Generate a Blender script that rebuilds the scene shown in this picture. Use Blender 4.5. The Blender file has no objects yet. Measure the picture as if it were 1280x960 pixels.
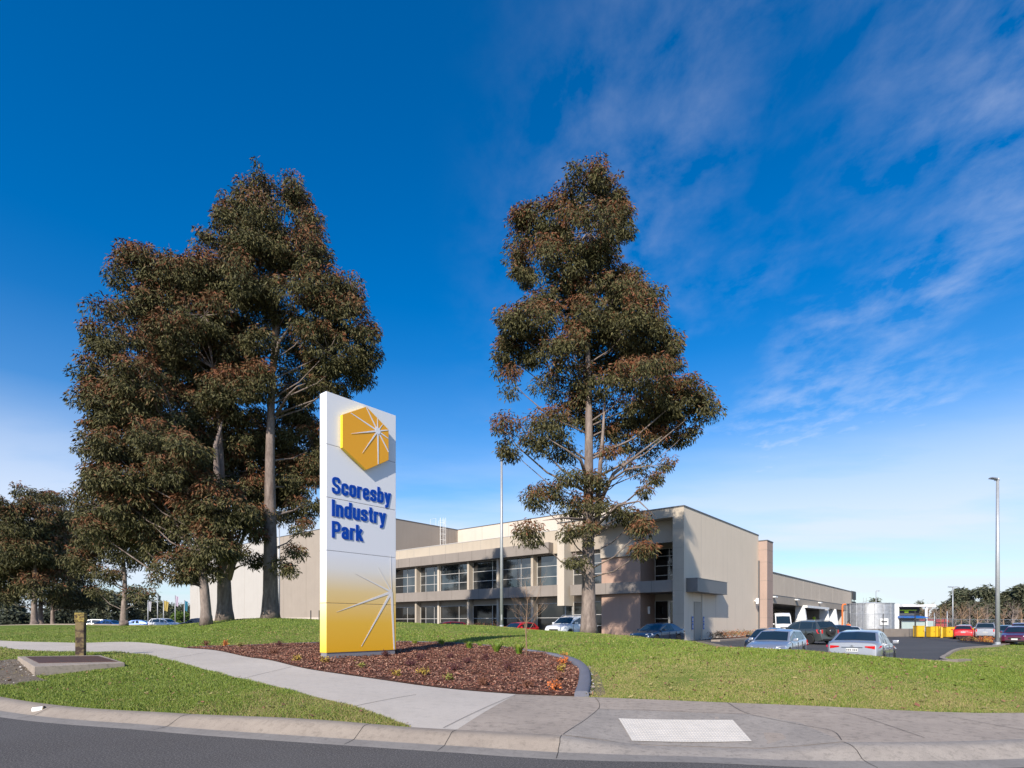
import bpy, bmesh, math, random
import numpy as np
from mathutils import Vector, Matrix, Quaternion
R = math.radians
random.seed(7)
rng = np.random.default_rng(11)
scene = bpy.context.scene
COL = scene.collection
F = 700.0; CX = 640.0; HY = 779.0; EYE = 1.55     # camera constants (1280-px photo)

# ------------------------------------------------------------------ helpers
def P(px, D, z=0.0):
    return ((px - CX) / F * D, D, z)
def PZ(px, py, z):
    D = F * (EYE - z) / (py - HY)
    return ((px - CX) / F * D, D, z)
def tag(o, label=None, cat=None, group=None, kind=None):
    if label: o['label'] = label
    if cat: o['category'] = cat
    if group: o['group'] = group
    if kind: o['kind'] = kind
    return o
def empty(name, loc=(0, 0, 0), rz=0.0):
    o = bpy.data.objects.new(name, None); COL.objects.link(o)
    o.location = loc; o.rotation_euler = (0, 0, rz); o.empty_display_size = .2
    return o

class MB:
    """collects verts/faces and links them as ONE mesh object"""
    def __init__(s): s.v = []; s.f = []; s.m = []; s.cur = 0
    def add(s, vs, fs, mi=None):
        b = len(s.v); s.v += [tuple(p) for p in vs]
        s.f += [tuple(b + i for i in f) for f in fs]
        s.m += [s.cur if mi is None else mi] * len(fs)
        return s
    def box(s, x0, x1, y0, y1, z0, z1, mi=None):
        v = [(x, y, z) for z in (z0, z1) for x, y in ((x0, y0), (x1, y0), (x1, y1), (x0, y1))]
        return s.add(v, [(3, 2, 1, 0), (4, 5, 6, 7), (0, 1, 5, 4), (1, 2, 6, 5), (2, 3, 7, 6), (3, 0, 4, 7)], mi)
    def prism(s, poly, ax, a0, a1, mi=None):
        """poly in the 2 other axes, extruded along axis ax"""
        def mk(p, a):
            return (a, p[0], p[1]) if ax == 0 else ((p[0], a, p[1]) if ax == 1 else (p[0], p[1], a))
        n = len(poly)
        v = [mk(p, a0) for p in poly] + [mk(p, a1) for p in poly]
        fs = [tuple(range(n))[::-1], tuple(range(n, 2 * n))] + [(i, (i + 1) % n, n + (i + 1) % n, n + i) for i in range(n)]
        return s.add(v, fs, mi)
    def tube(s, pts, rad, seg=8, mi=None, cap=True):
        pts = [Vector(p) for p in pts]; n = len(pts)
        if not hasattr(rad, '__len__'): rad = [rad] * n
        vs = []; ref = None
        for i, p in enumerate(pts):
            d = (pts[min(i + 1, n - 1)] - pts[max(i - 1, 0)]).normalized()
            if ref is None:
                ref = Vector((1, 0, 0)) if abs(d.x) < .9 else Vector((0, 1, 0))
            a = (ref - d * ref.dot(d)).normalized(); b = d.cross(a); ref = a
            for k in range(seg):
                t = 2 * math.pi * k / seg
                vs.append(p + (a * math.cos(t) + b * math.sin(t)) * rad[i])
        fs = []
        for i in range(n - 1):
            for k in range(seg):
                k2 = (k + 1) % seg
                fs.append((i * seg + k, i * seg + k2, (i + 1) * seg + k2, (i + 1) * seg + k))
        if cap:
            fs.append(tuple(range(seg))[::-1]); fs.append(tuple((n - 1) * seg + k for k in range(seg)))
        return s.add(vs, fs, mi)
    def lathe(s, prof, seg=24, c=(0, 0, 0), ax=2, mi=None):
        vs = []; n = len(prof)
        for r, h in prof:
            for k in range(seg):
                t = 2 * math.pi * k / seg; a, b = r * math.cos(t), r * math.sin(t)
                p = (a, b, h) if ax == 2 else ((a, h, b) if ax == 1 else (h, a, b))
                vs.append((p[0] + c[0], p[1] + c[1], p[2] + c[2]))
        fs = [(i * seg + k, i * seg + (k + 1) % seg, (i + 1) * seg + (k + 1) % seg, (i + 1) * seg + k) for i in range(n - 1) for k in range(seg)]
        fs.append(tuple(range(seg))[::-1]); fs.append(tuple((n - 1) * seg + k for k in range(seg)))
        return s.add(vs, fs, mi)
    def build(s, name, mat, parent=None, smooth=False, bevel=0, fix=True, auto=None):
        me = bpy.data.meshes.new(name); me.from_pydata(s.v, [], s.f)
        mats = mat if isinstance(mat, (list, tuple)) else [mat]
        for m in mats: me.materials.append(m)
        if len(mats) > 1: me.polygons.foreach_set('material_index', s.m)
        if fix or bevel:
            bm = bmesh.new(); bm.from_mesh(me)
            if fix: bmesh.ops.recalc_face_normals(bm, faces=bm.faces)
            if bevel:
                es = [e for e in bm.edges if len(e.link_faces) == 2 and e.calc_face_angle(0) > .6]
                bmesh.ops.bevel(bm, geom=es, offset=bevel, segments=2, affect='EDGES', profile=.6)
            bm.to_mesh(me); bm.free()
        if smooth or auto:
            me.polygons.foreach_set('use_smooth', [True] * len(me.polygons))
            if auto: me.set_sharp_from_angle(angle=R(auto))
        me.update()
        o = bpy.data.objects.new(name, me); COL.objects.link(o)
        if parent: o.parent = parent
        return o

def fast_mesh(name, verts, faces, matidx, mats, parent=None):
    """verts Nx3, faces MxK numpy"""
    me = bpy.data.meshes.new(name); M, K = faces.shape
    me.vertices.add(len(verts)); me.vertices.foreach_set('co', verts.astype(np.float32).ravel())
    me.loops.add(M * K); me.loops.foreach_set('vertex_index', faces.astype(np.int32).ravel())
    me.polygons.add(M); me.polygons.foreach_set('loop_start', np.arange(0, M * K, K, dtype=np.int32))
    for m in mats: me.materials.append(m)
    if matidx is not None: me.polygons.foreach_set('material_index', matidx.astype(np.int32))
    me.update(calc_edges=True)
    o = bpy.data.objects.new(name, me); COL.objects.link(o)
    if parent: o.parent = parent
    return o

# ------------------------------------------------------------------ materials
MATS = {}
def mat(name, col, rough=.7, metal=0.0, spec=None, noise=None, bump=None, coat=0.0, emit=None, trans=0.0, ior=None):
    """noise=(col2, scale, amount[, detail]) procedural colour mottling; bump=(scale, strength)"""
    m = bpy.data.materials.new(name); m.use_nodes = True; nt = m.node_tree; b = nt.nodes['Principled BSDF']
    b.inputs['Base Color'].default_value = (*col, 1); b.inputs['Roughness'].default_value = rough
    b.inputs['Metallic'].default_value = metal
    if spec is not None: b.inputs['Specular IOR Level'].default_value = spec
    if coat: b.inputs['Coat Weight'].default_value = coat; b.inputs['Coat Roughness'].default_value = .04
    if ior: b.inputs['IOR'].default_value = ior
    if trans: b.inputs['Transmission Weight'].default_value = trans
    if emit: b.inputs['Emission Color'].default_value = (*emit[0], 1); b.inputs['Emission Strength'].default_value = emit[1]
    tc = nt.nodes.new('ShaderNodeTexCoord')
    if noise:
        n = nt.nodes.new('ShaderNodeTexNoise'); n.inputs['Scale'].default_value = noise[1]
        n.inputs['Detail'].default_value = noise[3] if len(noise) > 3 else 6; n.inputs['Roughness'].default_value = .6
        nt.links.new(tc.outputs['Object'], n.inputs['Vector'])
        r = nt.nodes.new('ShaderNodeValToRGB'); r.color_ramp.elements[0].position = .5 - .2 / max(noise[2], .01) * .5
        r.color_ramp.elements[1].position = min(1, .5 + .2 / max(noise[2], .01) * .5)
        r.color_ramp.elements[0].color = (*col, 1); r.color_ramp.elements[1].color = (*noise[0], 1)
        nt.links.new(n.outputs['Fac'], r.inputs['Fac']); nt.links.new(r.outputs['Color'], b.inputs['Base Color'])
    if bump:
        n2 = nt.nodes.new('ShaderNodeTexNoise'); n2.inputs['Scale'].default_value = bump[0]; n2.inputs['Detail'].default_value = 5
        nt.links.new(tc.outputs['Object'], n2.inputs['Vector'])
        bp = nt.nodes.new('ShaderNodeBump'); bp.inputs['Strength'].default_value = bump[1]; bp.inputs['Distance'].default_value = .02
        nt.links.new(n2.outputs['Fac'], bp.inputs['Height']); nt.links.new(bp.outputs['Normal'], b.inputs['Normal'])
    MATS[name] = m
    return m

class NT:
    """tiny node builder on a fresh principled material"""
    def __init__(s, name, rough=.8):
        s.m = bpy.data.materials.new(name); s.m.use_nodes = True; s.t = s.m.node_tree
        s.b = s.t.nodes['Principled BSDF']; s.b.inputs['Roughness'].default_value = rough; s.b.inputs['Specular IOR Level'].default_value = .22
        s.tc = s.t.nodes.new('ShaderNodeTexCoord'); s.co = s.tc.outputs['Object']; MATS[name] = s.m
    def noise(s, scale, detail=6, rough=.6, vec=None, dist=0):
        n = s.t.nodes.new('ShaderNodeTexNoise'); n.inputs['Scale'].default_value = scale
        n.inputs['Detail'].default_value = detail; n.inputs['Roughness'].default_value = rough; n.inputs['Distortion'].default_value = dist
        s.t.links.new(vec or s.co, n.inputs['Vector']); return n.outputs['Fac']
    def voro(s, scale, feature='F1', out='Distance', vec=None):
        n = s.t.nodes.new('ShaderNodeTexVoronoi'); n.feature = feature; n.inputs['Scale'].default_value = scale
        s.t.links.new(vec or s.co, n.inputs['Vector']); return n.outputs[out]
    def scale(s, v, loc=(0, 0, 0)):
        n = s.t.nodes.new('ShaderNodeMapping'); n.inputs['Scale'].default_value = v; n.inputs['Location'].default_value = loc
        s.t.links.new(s.co, n.inputs['Vector']); return n.outputs['Vector']
    def ramp(s, fac, stops):
        r = s.t.nodes.new('ShaderNodeValToRGB'); cr = r.color_ramp
        while len(cr.elements) < len(stops): cr.elements.new(.5)
        for e, (p, c) in zip(cr.elements, stops):
            e.position = p; e.color = (*c, 1) if hasattr(c, '__len__') else (c, c, c, 1)
        s.t.links.new(fac, r.inputs['Fac']); return r.outputs['Color']
    def mix(s, fac, a, b, mode='MIX'):
        n = s.t.nodes.new('ShaderNodeMix'); n.data_type = 'RGBA'; n.blend_type = mode
        for sock, val in ((n.inputs['Factor'], fac), (n.inputs[6], a), (n.inputs[7], b)):
            if isinstance(val, bpy.types.NodeSocket): s.t.links.new(val, sock)
            elif hasattr(val, '__len__'): sock.default_value = (*val, 1)
            else: sock.default_value = val
        return n.outputs[2]
    def math(s, op, a, b=0.0):
        n = s.t.nodes.new('ShaderNodeMath'); n.operation = op
        for sock, val in ((n.inputs[0], a), (n.inputs[1], b)):
            if isinstance(val, bpy.types.NodeSocket): s.t.links.new(val, sock)
            else: sock.default_value = val
        return n.outputs[0]
    def sep(s, vec=None):
        n = s.t.nodes.new('ShaderNodeSeparateXYZ'); s.t.links.new(vec or s.co, n.inputs[0]); return n.outputs
    def color(s, c): s.t.links.new(c, s.b.inputs['Base Color']); return s
    def rough(s, c): s.t.links.new(c, s.b.inputs['Roughness']); return s
    def bump(s, h, strength=.5, dist=.02):
        n = s.t.nodes.new('ShaderNodeBump'); n.inputs['Strength'].default_value = strength; n.inputs['Distance'].default_value = dist
        s.t.links.new(h, n.inputs['Height']); s.t.links.new(n.outputs['Normal'], s.b.inputs['Normal']); return s

# lawn: green with straw patches
g = NT('lawn', .9)
big = g.noise(.35, 5, .65); mid = g.noise(2.2, 6, .7); fine = g.noise(26, 4, .7)
c1 = g.ramp(mid, [(.3, (.075, .118, .014)), (.6, (.13, .18, .024))])
c2 = g.mix(g.ramp(big, [(.52, 0.0), (.75, .6)]), c1, (.20, .17, .055))
c3 = g.mix(.55, c2, g.ramp(fine, [(.25, (.25, .25, .25)), (.75, (.95, .95, .95))]), 'OVERLAY')
g.color(c3).bump(fine, .7, .04)
# asphalt
g = NT('asphalt_road', .85)
a = g.noise(.6, 4); sp = g.voro(160); sp2 = g.noise(48, 4, .9)
c = g.ramp(sp2, [(.3, (.034, .031, .030)), (.52, (.088, .081, .077)), (.68, (.36, .33, .30))])
c = g.mix(g.ramp(a, [(.4, 0.0), (.8, .35)]), c, (.15, .145, .14))
g.color(c).bump(sp2, .6, .01)
g = NT('asphalt_lot', .85)
a = g.noise(.25, 5); sp2 = g.noise(40, 3, .8)
c = g.ramp(sp2, [(.3, (.050, .050, .053)), (.75, (.085, .084, .084))])
g.color(g.mix(g.ramp(a, [(.35, 0.0), (.7, .6)]), c, (.105, .10, .098))).bump(sp2, .3, .01)
def concrete(name, c0, c1, dirt, scale=1.0, stain=.5):
    g = NT(name, .88)
    a = g.noise(1.1 * scale, 7, .7); b = g.noise(9 * scale, 6, .7); f = g.noise(110, 3, .8)
    c = g.mix(g.ramp(a, [(.3, 0.0), (.75, 1.0)]), c0, c1)
    c = g.mix(g.ramp(b, [(.5, 0.0), (.75, stain)]), c, dirt)
    c = g.mix(.35, c, g.ramp(f, [(.3, (.3, .3, .3)), (.7, (.75, .75, .75))]), 'OVERLAY')
    g.color(c).bump(f, .35, .006); return g.m
concrete('path_concrete', (.50, .45, .395), (.43, .385, .335), (.30, .275, .245), .6, .45)
concrete('old_concrete', (.38, .32, .265), (.26, .22, .185), (.14, .12, .10), 1.0, .8)
concrete('kerb_concrete', (.33, .28, .23), (.25, .21, .175), (.15, .125, .10), 1.2, .6)
concrete('ramp_concrete', (.35, .31, .27), (.24, .215, .19), (.15, .135, .12), 1.6, .8)
concrete('gutter_concrete', (.26, .24, .22), (.19, .175, .16), (.12, .11, .10), 1.6, .6)
concrete('edging_concrete', (.16, .165, .20), (.13, .135, .165), (.11, .11, .12), 1.0, .4)
g = NT('dirt', .95)
a = g.noise(3, 6, .7); f = g.noise(40, 5, .7)
g.color(g.mix(.6, g.ramp(a, [(.3, (.15, .12, .09)), (.7, (.23, .19, .145))]), g.ramp(f, [(.25, (.2, .2, .2)), (.8, (.9, .9, .9))]), 'OVERLAY')).bump(f, .9, .05)
g = NT('mulch_soil', .95)
a = g.noise(2, 6, .7); f = g.noise(30, 5, .7)
g.color(g.mix(.7, g.ramp(a, [(.3, (.11, .048, .032)), (.7, (.17, .08, .055))]), g.ramp(f, [(.25, (.15, .15, .15)), (.8, (.9, .9, .9))]), 'OVERLAY')).bump(f, .9, .05)
g = NT('far_ground', .95)
a = g.noise(.02, 6, .7)
g.color(g.ramp(a, [(.3, (.07, .10, .03)), (.7, (.12, .11, .06))]))
def wallmat(name, c0, c1, streak=.25, sc=.35):
    g = NT(name, .85)
    a = g.noise(sc, 6, .65); st = g.noise(1, 5, .6, vec=g.scale((1.6, 1.6, .12))); f = g.noise(25, 3, .7)
    c = g.mix(g.ramp(a, [(.3, 0.0), (.7, 1.0)]), c0, c1)
    c = g.mix(g.ramp(st, [(.5, 0.0), (.8, streak)]), c, tuple(x * .6 for x in c0))
    c = g.mix(.12, c, g.ramp(f, [(.3, (.3, .3, .3)), (.7, (.7, .7, .7))]), 'OVERLAY')
    g.color(c).bump(f, .15, .004); return g.m
wallmat('render_cream', (.48, .415, .335), (.44, .38, .305))
wallmat('render_side', (.76, .645, .51), (.72, .61, .48), .2)
wallmat('pier_brown', (.42, .31, .26), (.37, .275, .23))
wallmat('dock_tan', (.60, .505, .40), (.55, .46, .365), .3)
wallmat('render_taupe', (.38, .33, .27), (.345, .295, .245))
wallmat('render_grey', (.285, .25, .222), (.245, .215, .192), .35)
wallmat('render_pink', (.43, .29, .225), (.385, .26, .20))
wallmat('render_light', (.56, .50, .42), (.52, .46, .385))
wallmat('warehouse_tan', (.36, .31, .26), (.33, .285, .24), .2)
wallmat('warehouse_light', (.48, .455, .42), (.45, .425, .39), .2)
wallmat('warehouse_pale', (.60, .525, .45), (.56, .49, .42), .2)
wallmat('inner_grey', (.26, .245, .235), (.24, .225, .215), .2)
mat('dark_void', (.03, .028, .026), .9)
mat('coping', (.12, .12, .125), .5, .2)
mat('canopy_metal', (.17, .165, .17), .45, .5)
mat('frame_white', (.62, .60, .57), .4, .2)
mat('frame_alu', (.42, .42, .42), .4, .6)
mat('win_glass', (.010, .014, .018), .02, 0, ior=2.1, noise=((.05, .054, .055), .45, 1.0, 1))
mat('win_glass_dark', (.006, .007, .008), .04, 0, ior=1.6, noise=((.024, .023, .021), .4, 1.0, 1))
mat('galv', (.40, .42, .44), .55, .6, noise=((.55, .57, .6), 3, .7))
mat('pole_galv', (.36, .38, .40), .5, .4, noise=((.43, .45, .47), 4, .5))
mat('white_paint', (.78, .78, .77), .45)
mat('yellow_paint', (.75, .46, .02), .5, noise=((.62, .37, .02), 2.5, .5))
mat('orange_paint', (.75, .16, .03), .5)
mat('blue_paint', (.01, .12, .45), .45)
mat('red_paint', (.40, .03, .02), .6)
mat('black_plastic', (.012, .012, .013), .5)
mat('dark_steel', (.05, .05, .055), .5, .5)
mat('tyre', (.018, .018, .018), .85)
mat('rim', (.42, .43, .45), .3, .9)
mat('rim_dark', (.08, .08, .085), .35, .8)
mat('car_glass', (.012, .022, .03), .03, 0, ior=1.7)
mat('lamp_red', (.55, .01, .012), .15, 0, coat=1)
mat('lamp_clear', (.55, .57, .6), .1, .3, coat=1)
mat('lamp_orange', (.8, .22, .02), .3)
mat('sign_blue', (.003, .058, .38), .6, spec=.15)
mat('sign_white', (.76, .77, .80), .4)
mat('sign_side', (.84, .84, .85), .4)
mat('sign_orange', (.84, .385, .014), .5)
mat('sign_yellow', (.85, .60, .02), .4)
mat('sign_plinth', (.22, .24, .30), .5, .3)
mat('joint_dark', (.22, .22, .24), .8)
mat('rust_steel', (.13, .065, .045), .7, .3, noise=((.075, .045, .038), 6, .5), bump=(30, .3))
mat('timber_old', (.05, .032, .024), .9, noise=((.20, .15, .07), 5, 1.6), bump=(40, .6))
mat('timber_lichen', (.34, .26, .07), .95, noise=((.09, .06, .03), 16, 1.6), bump=(60, .7))
mat('tactile', (.62, .57, .50), .7, noise=((.54, .50, .44), 5, .6))
mat('plate', (.62, .63, .62), .4)
mat('skin', (.45, .27, .19), .6)
mat('hivis', (.55, .72, .03), .7)
mat('navy', (.02, .025, .05), .8)
mat('stone_chip', (.50, .48, .45), .8)
def bark(name, c0, c1, c2):
    g = NT(name, .85)
    v = g.scale((1, 1, .28)); a = g.noise(2.2, 6, .7, vec=v, dist=.4); b = g.noise(9, 5, .7, vec=g.scale((1, 1, .4)))
    c = g.ramp(a, [(.35, c0), (.5, c1), (.66, c2)])
    c = g.mix(.45, c, g.ramp(b, [(.3, (.25, .25, .25)), (.7, (.8, .8, .8))]), 'OVERLAY')
    g.color(c).bump(b, .5, .04); return g.m
bark('bark_gum', (.28, .225, .195), (.20, .16, .14), (.12, .09, .078))
bark('bark_dark', (.12, .10, .085), (.09, .075, .065), (.06, .05, .04))
bark('bark_young', (.42, .30, .20), (.24, .155, .10), (.17, .11, .075))
LEAF = []
for nm, c in (('leaf_deep', (.048, .046, .024)), ('leaf_green', (.086, .084, .036)), ('leaf_olive', (.125, .114, .050)),
              ('leaf_russet', (.175, .072, .036)), ('leaf_bronze', (.138, .086, .042))):
    m = mat(nm, c, .6, spec=.12); LEAF.append(m)
FARLEAF = [mat('far_leaf_dark', (.045, .055, .032), .8), mat('far_leaf_mid', (.075, .088, .048), .8), mat('far_leaf_olive', (.11, .11, .062), .8)]
GRASSM = [mat('blade_green', (.150, .205, .022), .6), mat('blade_mid', (.205, .255, .034), .6), mat('blade_dry', (.30, .25, .10), .8), mat('blade_dark', (.085, .15, .018), .7)]
CHIPM = [mat('chip_red', (.27, .105, .065), .9), mat('chip_dark', (.11, .045, .03), .9), mat('chip_pale', (.42, .24, .16), .9), mat('chip_mid', (.19, .078, .05), .9)]
mat('shrub_litter', (.22, .12, .06), .8)
mat('star_print', (.74, .71, .68), .5)
# ------------------------------------------------------------------ terrain height
def curve_pts(pts, step):
    """catmull-rom resample of xy(z) points"""
    pts = [Vector(p) for p in pts]; out = []
    for i in range(len(pts) - 1):
        p0 = pts[max(i - 1, 0)]; p1 = pts[i]; p2 = pts[i + 1]; p3 = pts[min(i + 2, len(pts) - 1)]
        n = max(1, int((p2 - p1).length / step))
        for k in range(n):
            t = k / n
            out.append(.5 * ((2 * p1) + (p2 - p0) * t + (2 * p0 - 5 * p1 + 4 * p2 - p3) * t * t + (3 * p1 - p0 - 3 * p2 + p3) * t ** 3))
    out.append(pts[-1]); return out
KERB0 = [(-70, 52, .3), (-38, 29, .2), (-22, 18.5, .14)] + [PZ(*q) for q in ((0, 870.7, .14), (240, 892.4, .14), (514, 908.8, .14), (600, 913.4, .14), (702, 919, .14), (860, 925, .11), (1055, 927.7, .14), (1280, 923.5, .14))] + [(12, 8.0, .14), (22, 11.5, .14), (45, 21, .1), (80, 38, .1)]
UPPER0 = [PZ(*q) for q in ((646, 867.7, .22), (520, 856, .30), (384, 836, .42), (314, 822, .48), (232, 810, .53), (100, 803.5, .58), (0, 800.7, .60))] + [(-42, 40, .6), (-72, 60, .6)]
LOWER0 = [PZ(*q) for q in ((514, 908.8, .14), (445, 884, .24), (360, 862, .33), (220, 828, .46), (156, 816.5, .52), (0, 809.5, .56))] + [(-38, 34.5, .55), (-70, 56, .55)]
RIGHT0 = [PZ(*q) for q in ((646, 867.7, .22), (744, 871.4, .22), (980, 880.8, .22), (1280, 891, .22))] + [(13, 9.9, .2), (22, 13.3, .2), (45, 23, .15), (80, 40, .1)]
EDGE0 = [PZ(*q) for q in ((727, 870.9, .22), (731, 852, .28), (728, 836, .34), (712, 825, .42), (690, 819, .50), (656, 812.7, .58), (610, 807, .68), (562, 803.8, .74), (496, 802.5, .76), (398, 803.5, .72), (314, 806.5, .64), (236, 809.2, .545))]
LOT0 = [(-95, 66), (-40, 58), (-20, 51), (-10, 46.5), (-3, 43.5), (4, 41), (7.5, 38), (8.6, 32), (8.4, 26), (8.5, 20.5), (11, 18), (15.5, 19.2), (19.5, 25.5), (27.5, 34.5), (35.5, 41), (42, 47), (55, 58), (95, 90)]
CT = []
for L_ in (KERB0, UPPER0, LOWER0, RIGHT0, EDGE0):
    CT += [tuple(p) for p in L_]
CT += [P(649, 52, .14), PZ(400, 822, .53), PZ(495, 813, .60)]
for px, D, z in ((340, 36, 1.87), (400, 37, 1.77), (495, 38, 1.61), (560, 39, 1.42), (620, 39, 1.32), (670, 37.5, 1.08), (736, 34, .93),
                 (800, 30, .79), (860, 24, .76), (940, 17, .78), (1000, 15.6, .71), (1080, 14.5, .66), (1120, 14.5, .59), (1170, 14.5, .52),
                 (258, 32, 1.42), (281, 34, 1.69), (237, 41, 1.46), (150, 50, 1.34), (60, 53, 1.33), (0, 55, 1.32), (155, 45, 1.31),
                 (0, 40, .80), (100, 36, .85), (200, 30, .92), (300, 28, 1.12), (450, 30, 1.22), (600, 31, 1.05), (600, 25, .88), (520, 26, .95),
                 (700, 27, .80), (700, 21, .62), (800, 20, .62), (800, 14, .42), (950, 12, .46), (1240, 12.0, .35), (1240, 20, .12), (1240, 30, -.08),
                 (1150, 20, .15), (1340, 30, -.05), (1340, 16, .2),
                 (556, 52, .26), (540, 62, .2), (400, 60, .3), (250, 90, .38), (100, 90, .42), (-100, 90, .45), (700, 46, .08), (823, 42, -.1), (855, 52, -.1), (700, 60, 0),
                 (930, 28, -.2), (1000, 26, -.2), (1071, 21, -.2), (1071, 28, -.2), (1010, 42, .02), (1100, 45, -.18), (1200, 58, -.15), (1275, 44, -.15), (1380, 60, -.1),
                 (1100, 34, -.2), (1180, 30, -.2), (1100, 95, -.05), (978, 73, .15), (500, 80, .1), (300, 150, .3), (640, 150, .2), (1000, 150, .1), (1280, 150, 0), (0, 150, .4)):
    CT.append(P(px, D, z))
CT = np.array(CT)
def _tps():
    X = CT[:, :2] / 10.0; n = len(X)
    d = np.linalg.norm(X[:, None] - X[None], axis=2)
    K = np.where(d > 0, d * d * np.log(d + 1e-12), 0) + np.eye(n) * 1e-4
    Pm = np.c_[np.ones(n), X]
    A = np.block([[K, Pm], [Pm.T, np.zeros((3, 3))]])
    return X, np.linalg.solve(A, np.r_[CT[:, 2], 0, 0, 0])
_X, _W = _tps()
def hN(xy):
    xy = np.asarray(xy, float); q = np.clip(xy, (-90, 5), (90, 150)) / 10.0
    out = np.empty(len(q))
    for i in range(0, len(q), 20000):
        a = q[i:i + 20000]; d = np.linalg.norm(a[:, None] - _X[None], axis=2)
        out[i:i + 20000] = (np.where(d > 0, d * d * np.log(d + 1e-12), 0) @ _W[:len(_X)]) + _W[-3] + a @ _W[-2:]
    return np.clip(out, -.3, 2.0)
def H(x, y): return float(hN([(x, y)])[0])
def G(px, py):
    """ground point seen at a pixel (first hit)"""
    D = np.concatenate([np.arange(6, 30, .02), np.arange(30, 120, .1)])
    x = (px - CX) / F * D; z = EYE - (py - HY) / F * D
    h = hN(np.c_[x, D]); k = np.argmax(z <= h)
    return (x[k], D[k], h[k])
def at(px, D, dz=0):
    x, y, _ = P(px, D); return (x, y, H(x, y) + dz)

def drape(name, poly, m, step, off=0.0, zfun=None, parent=None):
    """polygon (xy) cut along a world grid and laid on the terrain"""
    bm = bmesh.new(); vs = [bm.verts.new((p[0], p[1], 0)) for p in poly]
    bm.faces.new(vs); bmesh.ops.triangulate(bm, faces=bm.faces[:])
    xs = [p[0] for p in poly]; ys = [p[1] for p in poly]
    def lines(a, b):
        out = []; v = math.ceil(a / step) * step
        while v < b:
            r = abs(v); s_ = step if r < 24 else (step * 2 if r < 50 else step * 4)
            if abs(v / s_ - round(v / s_)) < 1e-6: out.append(v)
            v += step
        return out
    for x in lines(min(xs), max(xs)):
        bmesh.ops.bisect_plane(bm, geom=bm.verts[:] + bm.edges[:] + bm.faces[:], plane_co=(x, 0, 0), plane_no=(1, 0, 0), dist=1e-5)
    for y in lines(min(ys), max(ys)):
        bmesh.ops.bisect_plane(bm, geom=bm.verts[:] + bm.edges[:] + bm.faces[:], plane_co=(0, y, 0), plane_no=(0, 1, 0), dist=1e-5)
    co = np.array([v.co[:2] for v in bm.verts])
    z = hN(co) if zfun is None else zfun(co)
    for v, zz in zip(bm.verts, z): v.co.z = zz + off
    bmesh.ops.recalc_face_normals(bm, faces=bm.faces)
    if sum(f.normal.z for f in bm.faces) < 0: bmesh.ops.reverse_faces(bm, faces=bm.faces)
    me = bpy.data.meshes.new(name); bm.to_mesh(me); bm.free(); me.materials.append(m)
    me.polygons.foreach_set('use_smooth', [True] * len(me.polygons))
    o = bpy.data.objects.new(name, me); COL.objects.link(o)
    if parent: o.parent = parent
    return o
KERB = curve_pts(KERB0, .4); UPPER = curve_pts(UPPER0, .4); LOWER = curve_pts(LOWER0, .4); RIGHT = curve_pts(RIGHT0, .5)
EDGE = curve_pts(EDGE0, .3); LOT = curve_pts([(x, y, 0) for x, y in LOT0], .8)
def xy(L): return [(p[0], p[1]) for p in L]
def nearest_i(L, p): return min(range(len(L)), key=lambda i: (L[i][0] - p[0]) ** 2 + (L[i][1] - p[1]) ** 2)
def side_off(L, d):
    out = []
    for i, p in enumerate(L):
        a = L[max(i - 1, 0)]; b = L[min(i + 1, len(L) - 1)]; t = Vector((b[0] - a[0], b[1] - a[1])).normalized()
        out.append((p[0] + t.y * d, p[1] - t.x * d))    # +d = right of travel
    return out
kb_join = nearest_i(KERB, PZ(552.6, 911, .14)); kb_514 = nearest_i(KERB, PZ(514, 908.8, .14))
# far sheet
o = MB().add([(-2500, -600, -.34), (2500, -600, -.34), (2500, 3000, -.34), (-2500, 3000, -.34)], [(0, 1, 2, 3)]).build('ground', MATS['far_ground']); tag(o, kind='structure')
# road: from the gutter lip to 9 m across, then a far verge
lip = side_off(KERB, .66)
road_poly = lip + [(80, -14), (-70, -14)]
o = drape('road', road_poly, MATS['asphalt_road'], 4, 0, lambda c: np.interp(c[:, 1], [-14, 0, 6, 15, 60], [-.1, .02, 0, .0, .25])); tag(o, kind='structure')
# kerb + gutter, swept
def kz(p):  # height of kerb back: drops at the pram ramp
    px = CX + F * p[0] / p[1] if p[1] > 0 else 0
    f = 0
    if p[1] < 9 and 640 < px < 1200:
        f = min(1, max(0, (px - 715) / 75)) * min(1, max(0, (1035 - px) / 60))
    return f
def ramp_f(c):
    px = CX + F * c[:, 0] / c[:, 1]
    f = np.clip((px - 715) / 75, 0, 1) * np.clip((1035 - px) / 60, 0, 1)
    kd = np.interp(c[:, 0], [p[0] for p in KERB], [p[1] for p in KERB])
    return f * np.clip(1 - (c[:, 1] - kd) / 1.5, 0, 1) * (c[:, 1] < 11)
kerb = empty('kerb'); tag(kerb, kind='structure')
road_z = lambda y: float(np.interp(y, [-14, 0, 6, 15, 60], [-.1, .02, 0, .0, .25]))
def sweep(i0, i1, name, m, prof, parent):
    mb = MB(); n = len(prof); seg = KERB[i0:i1 + 1]; offs = [side_off(KERB, d)[i0:i1 + 1] for d, _ in prof]
    for k in range(len(seg)):
        f = kz(seg[k]); top = H(seg[k][0], seg[k][1]) - .085 * f; rz = road_z(offs[-1][k][1]) + .004
        for j, (d, hgt) in enumerate(prof):
            mb.v.append((*offs[j][k], rz + (top - rz) * hgt))
    for k in range(len(seg) - 1):
        for j in range(n - 1):
            mb.f.append((k * n + j, k * n + j + 1, (k + 1) * n + j + 1, (k + 1) * n + j)); mb.m.append(0)
    return mb.build(name, m, parent, smooth=True)
KP = [(-.02, .97), (0, 1.0), (.13, 1.0), (.19, .93), (.26, .72), (.38, .22), (.42, .12)]
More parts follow.
